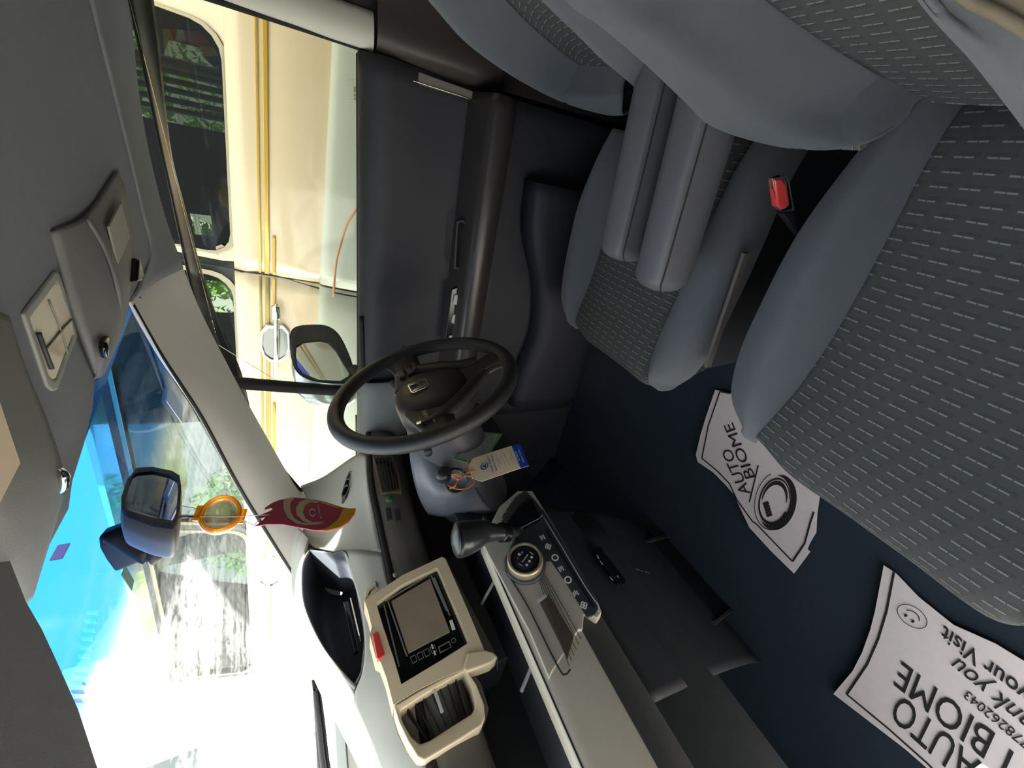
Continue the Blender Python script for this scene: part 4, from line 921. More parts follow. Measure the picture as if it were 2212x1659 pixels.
text('lettering', 'Thank you', G(2300, 1590, .001), G(2066, 1403, .001), G(2278, 1638, .001), ink, pm2, shear=.5)
text('lettering', 'for your Visit', G(2318, 1546, .001), G(2043, 1341, .001), G(2298, 1590, .001), ink, pm2, bold=.01)
c = G(1970, 1331, .001); a_ = G(1977, 1368, .001) - c; b_ = G(1999, 1342, .001) - c
b_ = b_ - a_ * (b_.dot(a_) / a_.length_squared) ; b_ = b_.normalized() * a_.length
rr_ = (G(1996, 1358, .001) - G(1944, 1302, .001)).length / 2
ua = V((0, -1, 0)) * .0195; ub = V((1, 0, 0)) * .0195
ring('smiley_face', c, ua, ub, .05, ink, pm2, 40)
ring('smile', c - ub * .0, ua * .5, ub * .5, .14, ink, pm2, 24, math.pi + .2, 2 * math.pi - .2)
for s in (-1, 1): ring('eye', c + ua * .28 * s + ub * .35, ua * .05, ub * .09, 1.9, ink, pm2, 14)
strip('divider_line', G(2186, 1622, .0012), G(2160, 1680, .0012), .004, (0, 0, 1), ink, pm2, .0004)

# ------------------------------------------------------------ rear view mirror
mA, mB = V((.355, -.335, 1.12)), V((.46, -.54, 1.12))
mN = (mB - mA).cross(V((0, 0, 1))).normalized()
if mN.x > 0: mN = -mN
mN = (mN + V((0, 0, -.06))).normalized()
def MM(x, y, d=0): return PP(x, y, mA + mN * d, mN)
rm = thing('rear_view_mirror', MM(325, 1090), 'rounded inside rear view mirror on the windscreen above the dangling ornament', 'mirror')
ho = [(296, 1019), (330, 1017), (372, 1026), (388, 1036), (392, 1060), (389, 1110), (382, 1138), (372, 1148), (330, 1142), (275, 1122), (262, 1110), (262, 1085), (275, 1045), (285, 1026)]
pts = [MM(*q) for q in ho]; ctr = sum(pts, V()) / len(pts)
rows = [[ctr + (p - ctr) * s - mN * d for p in pts] for s, d in ((.97, -.002), (1.0, .004), (1.0, .014), (.88, .032), (.5, .042), (.02, .044))]
fix(surf('housing', rows, mat('mirror housing', (112, 110, 112), .5), rm, k=5, closed_v=True))
gpt = [(297, 1027), (330, 1024), (366, 1032), (383, 1042), (385, 1065), (380, 1120), (372, 1133), (330, 1126), (282, 1112), (270, 1104), (270, 1085), (280, 1048), (288, 1032)]
frame_face('rim', [ctr + (p - ctr) * .995 + mN * .002 for p in [MM(*q) for q in ho[:13]]], [MM(*q, .002) for q in gpt], mN * .004, vblack, rm, .001)
prism('mirror_glass', [MM(*q, .0025) for q in gpt], mN * .001, mat('mirror glass', (205, 208, 212), .02, metal=1), rm, 0)
st = on_ws(232, 1195) or V((.5, -.37, 1.15))
tube('stem', [ctr - mN * .035, ctr - mN * .06 + V((.01, .01, 0)), st + V((-.03, 0, -.01))], .009, vblack, rm, seg=14)
mt_ = [on_ws(*q) for q in [(210, 1160), (225, 1143), (250, 1142), (268, 1152), (272, 1180), (268, 1208), (247, 1238), (228, 1212), (213, 1185)]]
if all(mt_): prism('mounting_foot', mt_, V((-.012, 0, -.035)), vblack, rm, .004)
# ------------------------------------------------------------ ornament hanging from the mirror
XO = .43
OP_ = lambda x, y, d=0: PX(x, y, XO - d)
on = thing('hanging_ornament', OP_(475, 1115), 'amber ring charm hung under the rear view mirror', 'ornament')
amb = mat('amber plastic', (236, 148, 20), .12, trans=.65, ior=1.4)
cc = OP_(477, 1112); ax1 = OP_(509, 1112) - cc; ax2 = (OP_(477, 1076) - cc)
axn = ax1.cross(ax2).normalized()
if axn.x > 0: axn = -axn
R0 = (ax1.length + ax2.length) / 2
e1 = ax1.normalized(); e2 = ax2.normalized(); axn = ((CAM - cc).normalized() + e2 * .28).normalized(); e1 = (e1 - axn * e1.dot(axn)).normalized(); e2 = axn.cross(e1)
rows = []
for i in range(24):
    t = 2 * math.pi * i / 24; d = e1 * math.cos(t) * .93 + e2 * math.sin(t)
    rows.append([cc + d * (R0 * a) + axn * b for a, b in ((.80, .008), (.90, .010), (1.02, .005), (1.0, 0), (1.02, -.005), (.92, -.010), (.80, -.008), (.78, 0))])
rows.append(rows[0])
fix(surf('amber_ring', rows, amb, on, k=2, closed_v=True))
for s in (-1, 1): box('ring_lug', cc + e1 * s * R0 * 1.02, (.006, .018, .006), amb, on, .001, rot=Matrix((axn, e2, e1)).transposed())
gm2 = bpy.data.materials.new('tinted lens'); gm2.use_nodes = True; bb = gm2.node_tree.nodes['Principled BSDF']
bb.inputs['Base Color'].default_value = lin((170, 170, 110)); bb.inputs['Roughness'].default_value = .1; bb.inputs['Alpha'].default_value = .55
lathe('lens', cc, axn, [(R0 * .78, -.001), (R0 * .78, .001), (R0 * .4, .003), (0, .0035)], gm2, on, seg=36)
top = ctr + V((0, -.01, -.03))
thr = mat('pale thread', (196, 194, 196), .5)
tube('thread', [MM(388, 1118), OP_(400, 1117, .002), OP_(432, 1116, .003)], .0016, mat('twisted cord', (96, 84, 74), .8), on, seg=8)
tube('thread', [OP_(388, 1092, .004), OP_(434, 1100, .002)], .0005, thr, on, seg=6)
tube('thread', [OP_(432, 1116, .012), OP_(518, 1116, .012), OP_(552, 1113, .004), OP_(582, 1112, .002)], .0005, thr, on, seg=6)
tube('thread', [OP_(518, 1121, .006), OP_(549, 1135, .002)], .0005, thr, on, seg=6)
lf = thing('hanging_card', OP_(660, 1110), 'leaf shaped crimson and yellow card hanging from the amber charm', 'ornament')
lo2 = [(549, 1136), (558, 1131), (570, 1121), (573, 1116), (568, 1118), (559, 1120), (558, 1114), (567, 1110), (580, 1105), (589, 1100), (586, 1097), (574, 1100), (571, 1101), (573, 1096), (588, 1086), (603, 1080), (632, 1074), (665, 1077), (700, 1083), (735, 1094), (752, 1098), (769, 1098), (766, 1110), (754, 1127), (735, 1140), (705, 1147), (680, 1145), (640, 1138), (610, 1132), (580, 1132)]
redm = mat('crimson print', (176, 58, 84), .5); yel = mat('yellow print', (226, 164, 48), .5); cream = mat('cream print', (196, 180, 150), .55)
prism('card', [OP_(*q) for q in lo2], (.0016, 0, 0), redm, lf, .0003)
def lp(name, pts, m, d=.0006): prism(name, [OP_(*q, d) for q in pts], (.0004, 0, 0), m, lf, 0)
lp('yellow_tip', [(741, 1096.5), (752, 1098.6), (768, 1098.8), (765, 1110), (753, 1126.5), (735, 1139), (705, 1145.6), (690, 1145), (710, 1138), (728, 1124), (737, 1110)], yel)
lp('yellow_flash', [(688, 1083.5), (700, 1084.3), (734, 1094.8), (742, 1096.6), (728, 1096)], yel)
lp('cream_band', [(614, 1078.5), (630, 1075.2), (636, 1075), (627, 1086), (627, 1104), (636, 1120), (652, 1129), (695, 1131), (660, 1133), (640, 1130), (622, 1118), (613, 1100), (612, 1086)], cream)
lp('cream_crescent', [(662, 1078), (690, 1083), (684, 1086), (670, 1084), (658, 1092), (654, 1106), (660, 1120), (674, 1128), (700, 1127), (676, 1132), (655, 1125), (641, 1112), (639, 1098), (647, 1084)], cream)
c = OP_(675, 1108, .0010); ring('round_logo', c, OP_(681, 1108, .001) - c, OP_(675, 1100.5, .001) - c, .24, lgrey, lf, 24, .3, 6.0)
text('lettering', 'Dr PARRIS', OP_(695, 1120, .0010), OP_(688, 1090, .0010), OP_(692, 1121, .0010), lgrey, lf, lift=.0004, depth=.0002)
tube('thread', [OP_(560, 1121, -.001), OP_(549, 1135, .001)], .0005, thr, lf, seg=6)
# ------------------------------------------------------------ windscreen stickers
for nm, pts, m_, lb in (('windscreen_sticker', [(360, 837), (390, 876), (388, 915), (354, 868)], mat('pale blue sticker', (176, 196, 226), .6), 'pale blue slip stuck low in the driver side corner of the windscreen'),
                        ('windscreen_sticker', [(262, 1222), (282, 1257), (277, 1279), (255, 1246)], mat('teal sticker', (96, 128, 126), .6), 'small dark teal sticker under the mirror foot')):
    q = [on_ws(*p) for p in pts]
    if all(q): tag(prism(nm, [p + V((-.001, 0, -.003)) for p in q], V((-.0003, 0, -.0008)), m_, None, 0), lb, 'sticker', 'stickers on the windscreen')

# ------------------------------------------------------------ overhead: visors, map lamp
def H(x, y, d=0): return PZ(x, y, HZ - d)
vis = thing('sun_visor', H(200, 560, .01), 'grey driver sun visor folded against the headliner', 'sun visor', 'sun visors')
vm = mat('visor vinyl', (120, 120, 122), .7, bump=.15, bscale=900)
vpx = [[(250, 370, .002), (188, 462, .003), (110, 500, .001)],
       [(268, 420, .006), (212, 520, .010), (128, 565, .002)],
       [(281, 520, .006), (238, 600, .016), (152, 650, .005)],
       [(276, 610, .006), (246, 680, .018), (180, 730, .008)],
       [(263, 700, .005), (232, 760, .014), (198, 785, .006)],
       [(226, 790, .002), (214, 812, .006), (207, 820, .002)]]
surf('visor_panel', [[H(*q) for q in r] for r in vpx], vm, vis, k=7, thick=.006)
tube('pull_lip', [H(189, 473, .008), H(226, 537, .016), H(250, 605, .022), H(259, 655, .020), H(256, 703, .012)], .0035, vm, vis, seg=12, flat=.6)
prism('warning_label', [H(*q, .018) for q in [(262, 438), (236, 490), (256, 570), (281, 512)]], (0, 0, .002), mat('faded label', (150, 148, 140), .7, vary=.12, vscale=300), vis, 0)
tube('visor_clip', [H(228, 732, .016), H(223, 748, .022), H(227, 768, .018)], .004, gloss, vis, seg=12)
hk = thing('coat_hook', H(302, 580, .01), 'small black hook on the headliner above the driver window', 'hook')
prism('hook_body', [H(*q, .018) for q in [(300, 558), (306, 560), (310, 608), (296, 610)]], (0, 0, .018), gloss, hk, .004)
box('hook_plate', H(295, 585, .004), (.02, .02, .01), gloss, hk, .002)
lamp = thing('map_lamp', H(112, 715, .01), 'rectangular map lamp with clear ribbed lens between the sun visors', 'lamp')
lo3 = [(122, 586), (130, 590), (160, 680), (170, 725), (150, 775), (126, 842), (118, 846), (105, 835), (60, 700), (53, 678), (64, 662)]
pts = [H(*q, .003) for q in lo3]; c3 = sum(pts, V()) / len(pts)
frame_face('lamp_bezel', pts, [c3 + (p - c3) * .80 for p in pts], (0, 0, .004), mat('lamp bezel', (150, 152, 146), .5), lamp, .003)
lens = prism('lens', [c3 + (p - c3) * .80 + V((0, 0, .001)) for p in pts], (0, 0, .006), mat('lamp lens', (226, 214, 192), .15, vary=.12, vscale=14, coat=1), lamp, .001)
tube('lens_seam', [H(106, 648, .003), H(132, 715, .003), H(147, 765, .003)], .0008, fm, lens, seg=6)
tube('lens_seam', [H(155, 690, .003), H(132, 715, .003), H(102, 752, .003)], .0008, fm, lens, seg=6)
tube('lamp_switch', [H(83, 718, .004), H(98, 760, .005), H(112, 796, .004)], .002, dkp, lens, seg=8)
# passenger visor
pv = thing('sun_visor', H(40, 1000, .01), 'grey passenger sun visor with a beige patch, left of the map lamp', 'sun visor', 'sun visors')
rows = [[(-120, 640, .02), (-50, 660, .012), (10, 682, .006)], [(-120, 780, .04), (-30, 780, .030), (48, 800, .012)], [(-120, 900, .05), (-10, 900, .040), (90, 900, .014)],
        [(-100, 1000, .05), (20, 1000, .045), (120, 985, .016)], [(-90, 1080, .05), (30, 1085, .045), (132, 1045, .014)], [(-80, 1170, .04), (40, 1170, .038), (112, 1130, .012)], [(-40, 1260, .03), (40, 1250, .028), (84, 1220, .01)], [(10, 1320, .02), (40, 1310, .014), (62, 1292, .006)]]
surf('visor_panel', [[H(*q) for q in r] for r in rows], vm, pv, k=6, thick=.005)
tube('visor_clip', [H(124, 1018, .022), H(136, 1030, .026), H(134, 1050, .022), H(126, 1058, .018)], .0045, chrome, pv, seg=10)
prism('beige_patch', [H(*q, .052) for q in [(-30, 840), (2, 868), (46, 1000), (0, 1090), (-50, 1100)]], (0, 0, .003), mat('beige cloth', (200, 184, 162), .8), pv, .001)
# header pad over the passenger side of the windscreen
p0 = [V((.31, -.256, 1.130)), V((.318, -.21, 1.118)), V((.335, -.13, 1.105)), V((.34, -.05, 1.10)), V((.33, .08, 1.10))]
p0 = [PN(60, 1299, *[V((.31, -.256, 1.13)), V((.36, -.164, 1.085)), V((.2, -.2, 1.15))]), None, None, None]
pA, pB, pC = V((.31, -.256, 1.13)), V((.36, -.164, 1.085)), V((.20, -.24, 1.16))
def HP(x, y): return PN(x, y, pA, pB, pC)
t_ = prism('lowered_flap', [HP(*q) for q in [(60, 1299), (95, 1360), (132, 1440), (172, 1530), (215, 1660), (235, 1740), (-60, 1740), (-60, 1060), (0, 1147)]], (.0, .0, .006), mat('flap cloth', (122, 124, 130), .9, bump=.2, bscale=1500), pv, .002)
t_['label'] = 'grey flap lowered towards the windscreen'
# ------------------------------------------------------------ ground and surroundings
GZ = -.42
struct(box('ground', (3, -2, GZ - .05), (44, 40, .1), mat('pale concrete yard', (196, 192, 184), .9, bump=.3, bscale=6, vary=.12, vscale=1.5), bev=0), 'pale concrete yard around the cars')
# ------------------------------------------------------------ outside mirror of this car
sm = thing('door_mirror', PY(700, 780, -1.27), 'black shelled outside mirror of the driver door with rounded glass', 'mirror')
so_ = PY(700, 780, -1.27); sn = V((-.90, .43, .0)).normalized()
def S(x, y, d=0): return PP(x, y, so_ + sn * d, sn)
ro = [(626, 745), (629, 715), (648, 703), (690, 701), (712, 706), (732, 722), (752, 760), (768, 808), (766, 822), (740, 829), (690, 826), (650, 812), (632, 785)]
ri = [(639, 765), (640, 748), (655, 738), (690, 734), (708, 738), (724, 755), (742, 785), (755, 805), (752, 812), (735, 822), (690, 820), (655, 806), (643, 792)]
po = [S(*q) for q in ro]; pi_ = [S(*q) for q in ri]; cm = sum(po, V()) / len(po)
frame_face('rim', po, pi_, -sn * .03, vblack, sm, .003)
prism('mirror_glass', [p - sn * .006 for p in pi_], -sn * .003, mat('door mirror glass', (190, 196, 190), .02, metal=1), sm, 0)
fw = V((1, .0, .0))
rows = [[cm + (p - cm) * s + fw * d + V((0, o_, 0)) for p in po] for s, d, o_ in ((1, .0, 0), (1.04, .04, 0), (.97, .09, .0), (.72, .13, .0), (.3, .15, .0), (.02, .152, .0))]
fix(surf('shell', rows, mat('grey painted shell', (176, 180, 184), .2, metal=.5, coat=.6), sm, k=5, closed_v=True))
tube('bracket', [cm + V((.04, .05, -.09)), cm + V((.06, .12, -.13)), V((cm.x + .06, -1.11, .80))], .022, vblack, sm, seg=12)

# ------------------------------------------------------------ the cream off-roader parked alongside
YS = -1.6
dark = mat('dark cabin lining', (36, 38, 38), .9)
SL = math.atan(.09); sa = V((math.cos(SL), 0, math.sin(SL))); sb_ = V((-math.sin(SL), 0, math.cos(SL)))
SO = PY(488, 137, YS)
def SV(a, b, dy=0): return SO + sa * a + sb_ * b + V((0, dy, 0))
def SQ(x, y, dy=0):  # body side seen at a pixel
    return PY(x, y, YS + dy)
cream = mat('cream car paint', (224, 202, 168), .22, coat=.7, spec=.5)
clad = mat('pale grey green cladding', (196, 200, 184), .3, coat=.4)
suv = thing('parked_car', SV(.5, -1.4, -.8), 'cream four-door off-roader with gold stripes parked close beside the driver window', 'car')
def srow(a): return [SV(a, 0, .0), SV(a, -.03, .010), SV(a, -.09, .012), SV(a, -.16, .020), SV(a, -.30, .030), SV(a, -.42, .030), SV(a, -.70, .03), SV(a, -1.0, .0)]
sx = [-2.6, -1.6, -.8, -.2, .2, .55]
gapx = (SQ(560, 586).x - SO.x)
surf('body_side', [srow(a) for a in (-2.6, -1.4, -.6, 0, .3, gapx - .003)], cream, suv, k=5, thick=.012)
surf('door', [srow(a) for a in (gapx + .003, .9, 1.2, 1.55, 1.87)], cream, suv, k=5, thick=.012)
surf('door', [srow(a) for a in (1.876, 2.3, 2.7, 3.0)], cream, suv, k=5, thick=.012)
surf('front_wing', [srow(a) for a in (3.006, 3.4, 3.9, 4.4)], cream, suv, k=5, thick=.012)
# cladding and wheel arch lip
surf('lower_cladding', [[SV(a, b, d) for b, d in ((-.262, .030), (-.268, .052), (-.32, .066), (-.45, .082), (-.70, .082), (-.95, .05))] for a in (-2.6, -1.2, -.4, 0, .3, gapx - .004)], clad, suv, k=4, thick=.006)
surf('lower_cladding', [[SV(a, b, d) for b, d in ((-.262, .030), (-.268, .052), (-.32, .066), (-.45, .082), (-.70, .082), (-.95, .05))] for a in (gapx + .004, 1.1, 1.9, 3.0)], clad, suv, k=4, thick=.006)
tube('arch_lip', [SQ(*q, .10) for q in [(810, 400), (784, 434), (752, 480), (735, 530), (725, 575), (720, 640)]], .004, mat('orange edge', (206, 150, 104), .4), suv, seg=8)
# window frames with rounded corners
def rrect(a0, a1, b0, b1, r, n=5, skew=0):
    pts = []
    for cxx, cyy, s in ((a1 - r, b1 - r, 0), (a0 + r, b1 - r, 1), (a0 + r, b0 + r, 2), (a1 - r, b0 + r, 3)):
        for i in range(n):
            t = math.pi / 2 * (s + i / (n - 1)); pts.append((cxx + r * math.cos(t), cyy + r * math.sin(t)))
    return pts
def upper(a0, a1, w0, w1, name='window_pillar', mm=None):
    mm = mm or cream
    pin = rrect(w0, w1, .004, .40, .07); pout = []
    for (a, b) in pin:
        ca, cb2 = (w0 + w1) / 2, .2; da, db = a - ca, b - cb2
        ka = ((a1 - ca) if da > 0 else (ca - a0)) / max(abs(da), 1e-6); kb2 = ((.50 - cb2) if db > 0 else (cb2 + .0)) / max(abs(db), 1e-6)
        k_ = min(ka, kb2); pout.append((ca + da * k_, cb2 + db * k_))
    lean = lambda b: -max(0, b) * .22
    fo = frame_face(name, [SV(a, b, lean(b)) for a, b in pout], [SV(a, b, lean(b)) for a, b in pin], (0, -.05, 0), mm, suv, .004)
    cho = [((a - (w0 + w1) / 2) * 1.018 + (w0 + w1) / 2, (b - .2) * 1.05 + .2) for a, b in pin]
    ch = frame_face('chrome_surround', [SV(a, b, lean(b) + .006) for a, b in cho], [SV((a - (w0 + w1) / 2) * .99 + (w0 + w1) / 2, (b - .2) * .97 + .2, lean(b) + .006) for a, b in pin], (0, -.012, 0), mat('dim tan chrome', (150, 140, 116), .25, metal=1), fo, .002)  # darker tan base colour holds the dim reflections of the chrome
    g = prism('car_window', [SV(a, b, lean(b) - .012) for a, b in pin], (0, -.004, 0), sgl, suv, 0)
    return fo, g
sgl = glassy('tinted car glass', (.42, .46, .44))
w0 = SQ(470, 60).x - SO.x
upper(-2.4, gapx - .02, w0, gapx - .045)
upper(gapx - .02, 1.87, gapx + .03, 1.84, mm=dark)
upper(1.87, 3.25, 1.90, 3.20, mm=dark)
prism('body_side', [SV(-2.6, 0, 0), SV(-2.38, 0, 0), SV(-2.38, .5, -.11), SV(-2.6, .5, -.11)], (0, -.05, 0), cream, suv, 0)
prism('roof', [SV(-2.6, .5, -.11), SV(2.9, .5, -.11), SV(2.9, .56, -.3), SV(2.9, .56, -1.5), SV(-2.6, .56, -1.5), SV(-2.6, .56, -.3)], (0, 0, .02), cream, suv, 0)
prism('bonnet', [SV(3.0, .0, 0), SV(4.4, -.06, 0), SV(4.4, -.06, -1.6), SV(3.0, .0, -1.6)], (0, 0, -.03), cream, suv, .01)
tube('door_gap', [SV(gapx, .5, -.10), SV(gapx, .02, .004)] + [SQ(x, y, d) for x, y, d in [(520, 586, .013), (560, 588, .016), (600, 596, .02), (640, 608, .026), (700, 626, .04), (740, 636, .09), (800, 646, .094)]], .003, vblack, suv, seg=8)
# gold stripes
gold = mat('gold stripe', (204, 164, 72), .3, metal=.35); gold2 = mat('olive gold stripe', (170, 150, 84), .3, metal=.35)
def gstripe(b0, b1, a0, a1, m, nm='gold_stripe'):
    def dd(b): 
        pts = [(0, 0), (-.03, .010), (-.09, .012), (-.16, .020), (-.30, .030)]
        for (x0, y0), (x1, y1) in zip(pts, pts[1:]):
            if x1 <= b <= x0: return y0 + (y1 - y0) * (b - x0) / (x1 - x0)
        return .035
    surf(nm, [[SV(a, b0, dd(b0) + .010), SV(a, (b0 + b1) / 2, dd((b0 + b1) / 2) + .010), SV(a, b1, dd(b1) + .010)] for a in [a0 + (a1 - a0) * i / 6 for i in range(7)]], m, suv, k=2, thick=.0008)
def bof(x, y): p = SQ(x, y) - SO; return p.dot(sb_)
b1, b2, b3, b4 = bof(555, 300), bof(561, 300), bof(569, 300), bof(581, 300)
for (a0, a1, ma) in ((-2.5, gapx - .006, gold), (gapx + .006, 1.86, gold2), (1.885, 2.99, gold2)):
    gstripe(b1, b2, a0, a1, ma); gstripe(b3, b4, a0, a1, ma)
b5, b6 = bof(589, 540), bof(596, 540)
gstripe(b5, b6, SQ(590, 500).x - SO.x, gapx - .006, gold); gstripe(b5, b6, gapx + .006, SQ(590, 650).x - SO.x, gold); gstripe(b5, b6, SQ(590, 860).x - SO.x, 1.86, gold)
# two chrome handles
def handle(px0):
    h = [SQ(*q, .03) for q in px0]
    c = sum(h, V()) / len(h)
    rc_ = frame_face('door_handle', [p + V((0, .006, 0)) for p in h], [c + (p - c) * .8 + V((0, .006, 0)) for p in h], (0, -.012, 0), chrome, suv, .003)
    prism('cup', [c + (p - c) * .8 + V((0, -.002, 0)) for p in h], (0, -.004, 0), mat('handle cup', (150, 148, 138), .15, metal=1), rc_, 0)
    return c, rc_
c, h = handle([(563, 715), (575, 700), (612, 700), (626, 715), (628, 750), (622, 772), (608, 782), (585, 782), (568, 770), (561, 748)])
tube('grip', [SQ(597, 658, .045), SQ(597, 672, .058), SQ(597, 715, .072), SQ(597, 760, .072), SQ(595, 795, .060), SQ(595, 808, .045)], .011, chrome, h, seg=14, flat=.8)
tube('lock_barrel', [SQ(597, 660, .045), SQ(597, 690, .06)], .016, chrome, h, seg=14)
px2 = [(553, 1215), (566, 1205), (598, 1205), (610, 1218), (610, 1246), (604, 1262), (590, 1270), (570, 1270), (557, 1260), (552, 1240)]
c, h = handle(px2)
tube('grip', [SQ(583, 1180, .045), SQ(583, 1192, .058), SQ(582, 1215, .072), SQ(580, 1255, .072), SQ(578, 1280, .060), SQ(578, 1290, .045)], .012, chrome, h, seg=14, flat=.8)
# small stickers of the parked car
pf = [SQ(*q, -.005) for q in [(757, 172), (776, 172), (776, 223), (757, 222)]]
ws2 = [PY(*q, -1.086) for q in [(749, 172), (777, 172), (776, 224), (749, 222)]]
stk = thing('window_sticker', ws2[0], 'small square outline sticker in the lower rear corner of the driver window', 'sticker')
cst = sum(ws2, V()) / 4
frame_face('outline', ws2, [cst + (p - cst) * .92 for p in ws2], (0, -.0004, 0), mat('cream sticker', (236, 226, 190), .6), stk, 0)
for k, (y0, y1) in enumerate(((187, 199), (203, 208), (211, 216))): prism('printed_block', [PY(*q, -1.086) for q in [(764, y0), (769, y0), (769, y1), (764, y1)]], (0, -.0004, 0), mat('tan print', (196, 180, 140), .7), stk, 0)
prism('window_sticker', [SQ(*q, -.010) for q in [(466, 533), (478, 528), (492, 535), (494, 548), (484, 552), (468, 551)]], (0, -.001, 0), mat('face sticker', (196, 170, 158), .7, vary=.3, vscale=90), suv, 0)
# flag draped inside the rear window
fl = thing('striped_flag', SQ(400, 100, -.1), 'striped blue, yellow, red and white flag in the rear window of the cream car', 'flag')
FY = -.06
fcols = [((42, 62, 140), 'blue'), ((222, 186, 70), 'yellow'), ((200, 84, 66), 'red'), ((226, 224, 206), 'white'), ((214, 120, 64), 'orange')]
def fq(x, y, d=0): return SQ(x, y, FY + .01 * math.sin(x * .09 + y * .13) + d)
segs = [[(340, 62), (350, 62), (354, 118), (342, 116)], [(350, 62), (366, 62), (364, 88), (354, 118), (352, 84)], [(366, 62), (382, 64), (378, 88), (364, 88)], [(382, 64), (396, 65), (402, 88), (378, 88)],
        [(396, 65), (432, 68), (452, 88), (462, 100), (430, 100), (402, 88)], [(430, 100), (462, 100), (472, 122), (440, 122)], [(440, 122), (472, 122), (480, 138), (462, 144), (446, 130)]]
for g_, ci in zip(segs, (0, 1, 2, 3, 2, 1, 0)): prism(fcols[ci][1] + '_stripe', [fq(*q) for q in g_], (0, -.002, 0), mat(fcols[ci][1] + ' flag cloth', fcols[ci][0], .8), fl, 0)
ob = [SQ(*q, -.12) for q in [(472, 408), (490, 403), (505, 415), (507, 440), (498, 455), (482, 448), (470, 430)]]
tag(prism('amber_reflection', ob, (0, -.05, 0), mat('amber reflection tone', (214, 150, 40), .7), None, .01), 'amber reflection in the rear window of the cream car, built as a shape', 'reflection')  # amber reflection in the glass, modelled as a coloured solid
# interior of the parked car: far side with its own windows, left as openings
YF = -3.15
def far(x0, x1, z0, z1): 
    prism('far_side', [(x0, YF, z0), (x1, YF, z0), (x1, YF, z1), (x0, YF, z1)], (0, -.05, 0), dark, suv, 0)
hA = [PY(*q, YF) for q in [(350, 112), (468, 112), (470, 265), (352, 262)]]
hB = [PY(*q, YF) for q in [(408, 466), (455, 466), (458, 510), (416, 510)]]
hC = [PY(*q, YF) for q in [(440, 608), (495, 608), (500, 680), (460, 680)]]
def rng(h): return min(p.x for p in h), max(p.x for p in h), min(p.z for p in h), max(p.z for p in h)
A0, A1, Az0, Az1 = rng(hA); B0, B1, Bz0, Bz1 = rng(hB); C0, C1, Cz0, Cz1 = rng(hC)
far(-4.5, A0, .3, 2.3); far(A0, A1, .3, Az0); far(A0, A1, Az1 + .1, 2.3)
far(A1, B0, .3, 2.3); far(B0, B1, .3, Bz0); far(B0, B1, Bz1, 2.3)
far(B1, C0, .3, 2.3); far(C0, C1, .3, Cz0); far(C0, C1, Cz1 + .1, 2.3)
far(C1, 3.2, .3, Cz0 - .02); far(C1, C1 + .9, Cz0 - .02, 2.3); far(C1 + 2.2, C1 + 2.5, Cz0 - .02, 2.3)
prism('cabin_floor', [(-2.4, -1.7, .25), (3.0, -1.7, .25), (3.0, -3.1, .25), (-2.4, -3.1, .25)], (0, 0, -.03), dark, suv, 0)
for xx in (.1, .95): 
    box('rear_seat', (xx + .25, -2.3, .85), (.16, 1.1, .75), dark, suv, .05, rot=Matrix.Rotation(-.25, 3, 'Y'))
wheelm = mat('tyre rubber', (30, 30, 32), .8)
for ax in (-1.5, 3.7):
    p = SV(ax, -1.1, -.02); p.z = GZ + .36
    wl = lathe('wheel', p, (0, -1, 0), [(.2, -.02), (.34, -.02), (.36, .02), (.36, .2), (.34, .24), (.1, .24)], wheelm, suv, seg=36)

# ------------------------------------------------------------ gate bars and planting beyond the parked car
gate = thing('metal_gate', (.0, -3.7, GZ), 'dark vertical barred gate standing behind the cream car', 'gate')
gb = mat('dark painted steel', (70, 74, 70), .5, metal=.4)
for k, (x_, y_) in enumerate([(380, 143), (382, 160), (382, 180), (382, 200), (384, 222), (386, 243)]):
    p = PY(x_, y_, -3.75); r_ = .035 if k < 1 else .018
    tube('bar', [(p.x - .02, -3.75, GZ), (p.x, -3.75, 3.2)], r_, gb, gate, seg=8)
for zz in (0.1, 3.0): tube('rail', [(PY(380, 120, -3.75).x - .2, -3.75, zz), (PY(380, 260, -3.75).x + .2, -3.75, zz)], .02, gb, gate, seg=8)
wp = mat('white painted pole', (226, 232, 222), .6)
for x_ in (381, 388): 
    p = PY(x_, 190, -4.6); tube('rail', [(p.x - 1.0, -4.6, p.z), (p.x + 1.2, -4.6, p.z + .05)], .012, wp, gate, seg=8)
wallp = mat('white boundary wall', (236, 232, 222), .9, bump=.3, bscale=8)
struct(box('wall_right', (1.0, -6.4, 1.0), (16, .15, 2.9), wallp, bev=0), 'white boundary wall beyond the parked car')
leafm = [mat('leaf green %s' % n_, c_, .6) for n_, c_ in (('bright', (150, 196, 70)), ('mid', (104, 156, 72)), ('deep', (60, 108, 58)))]
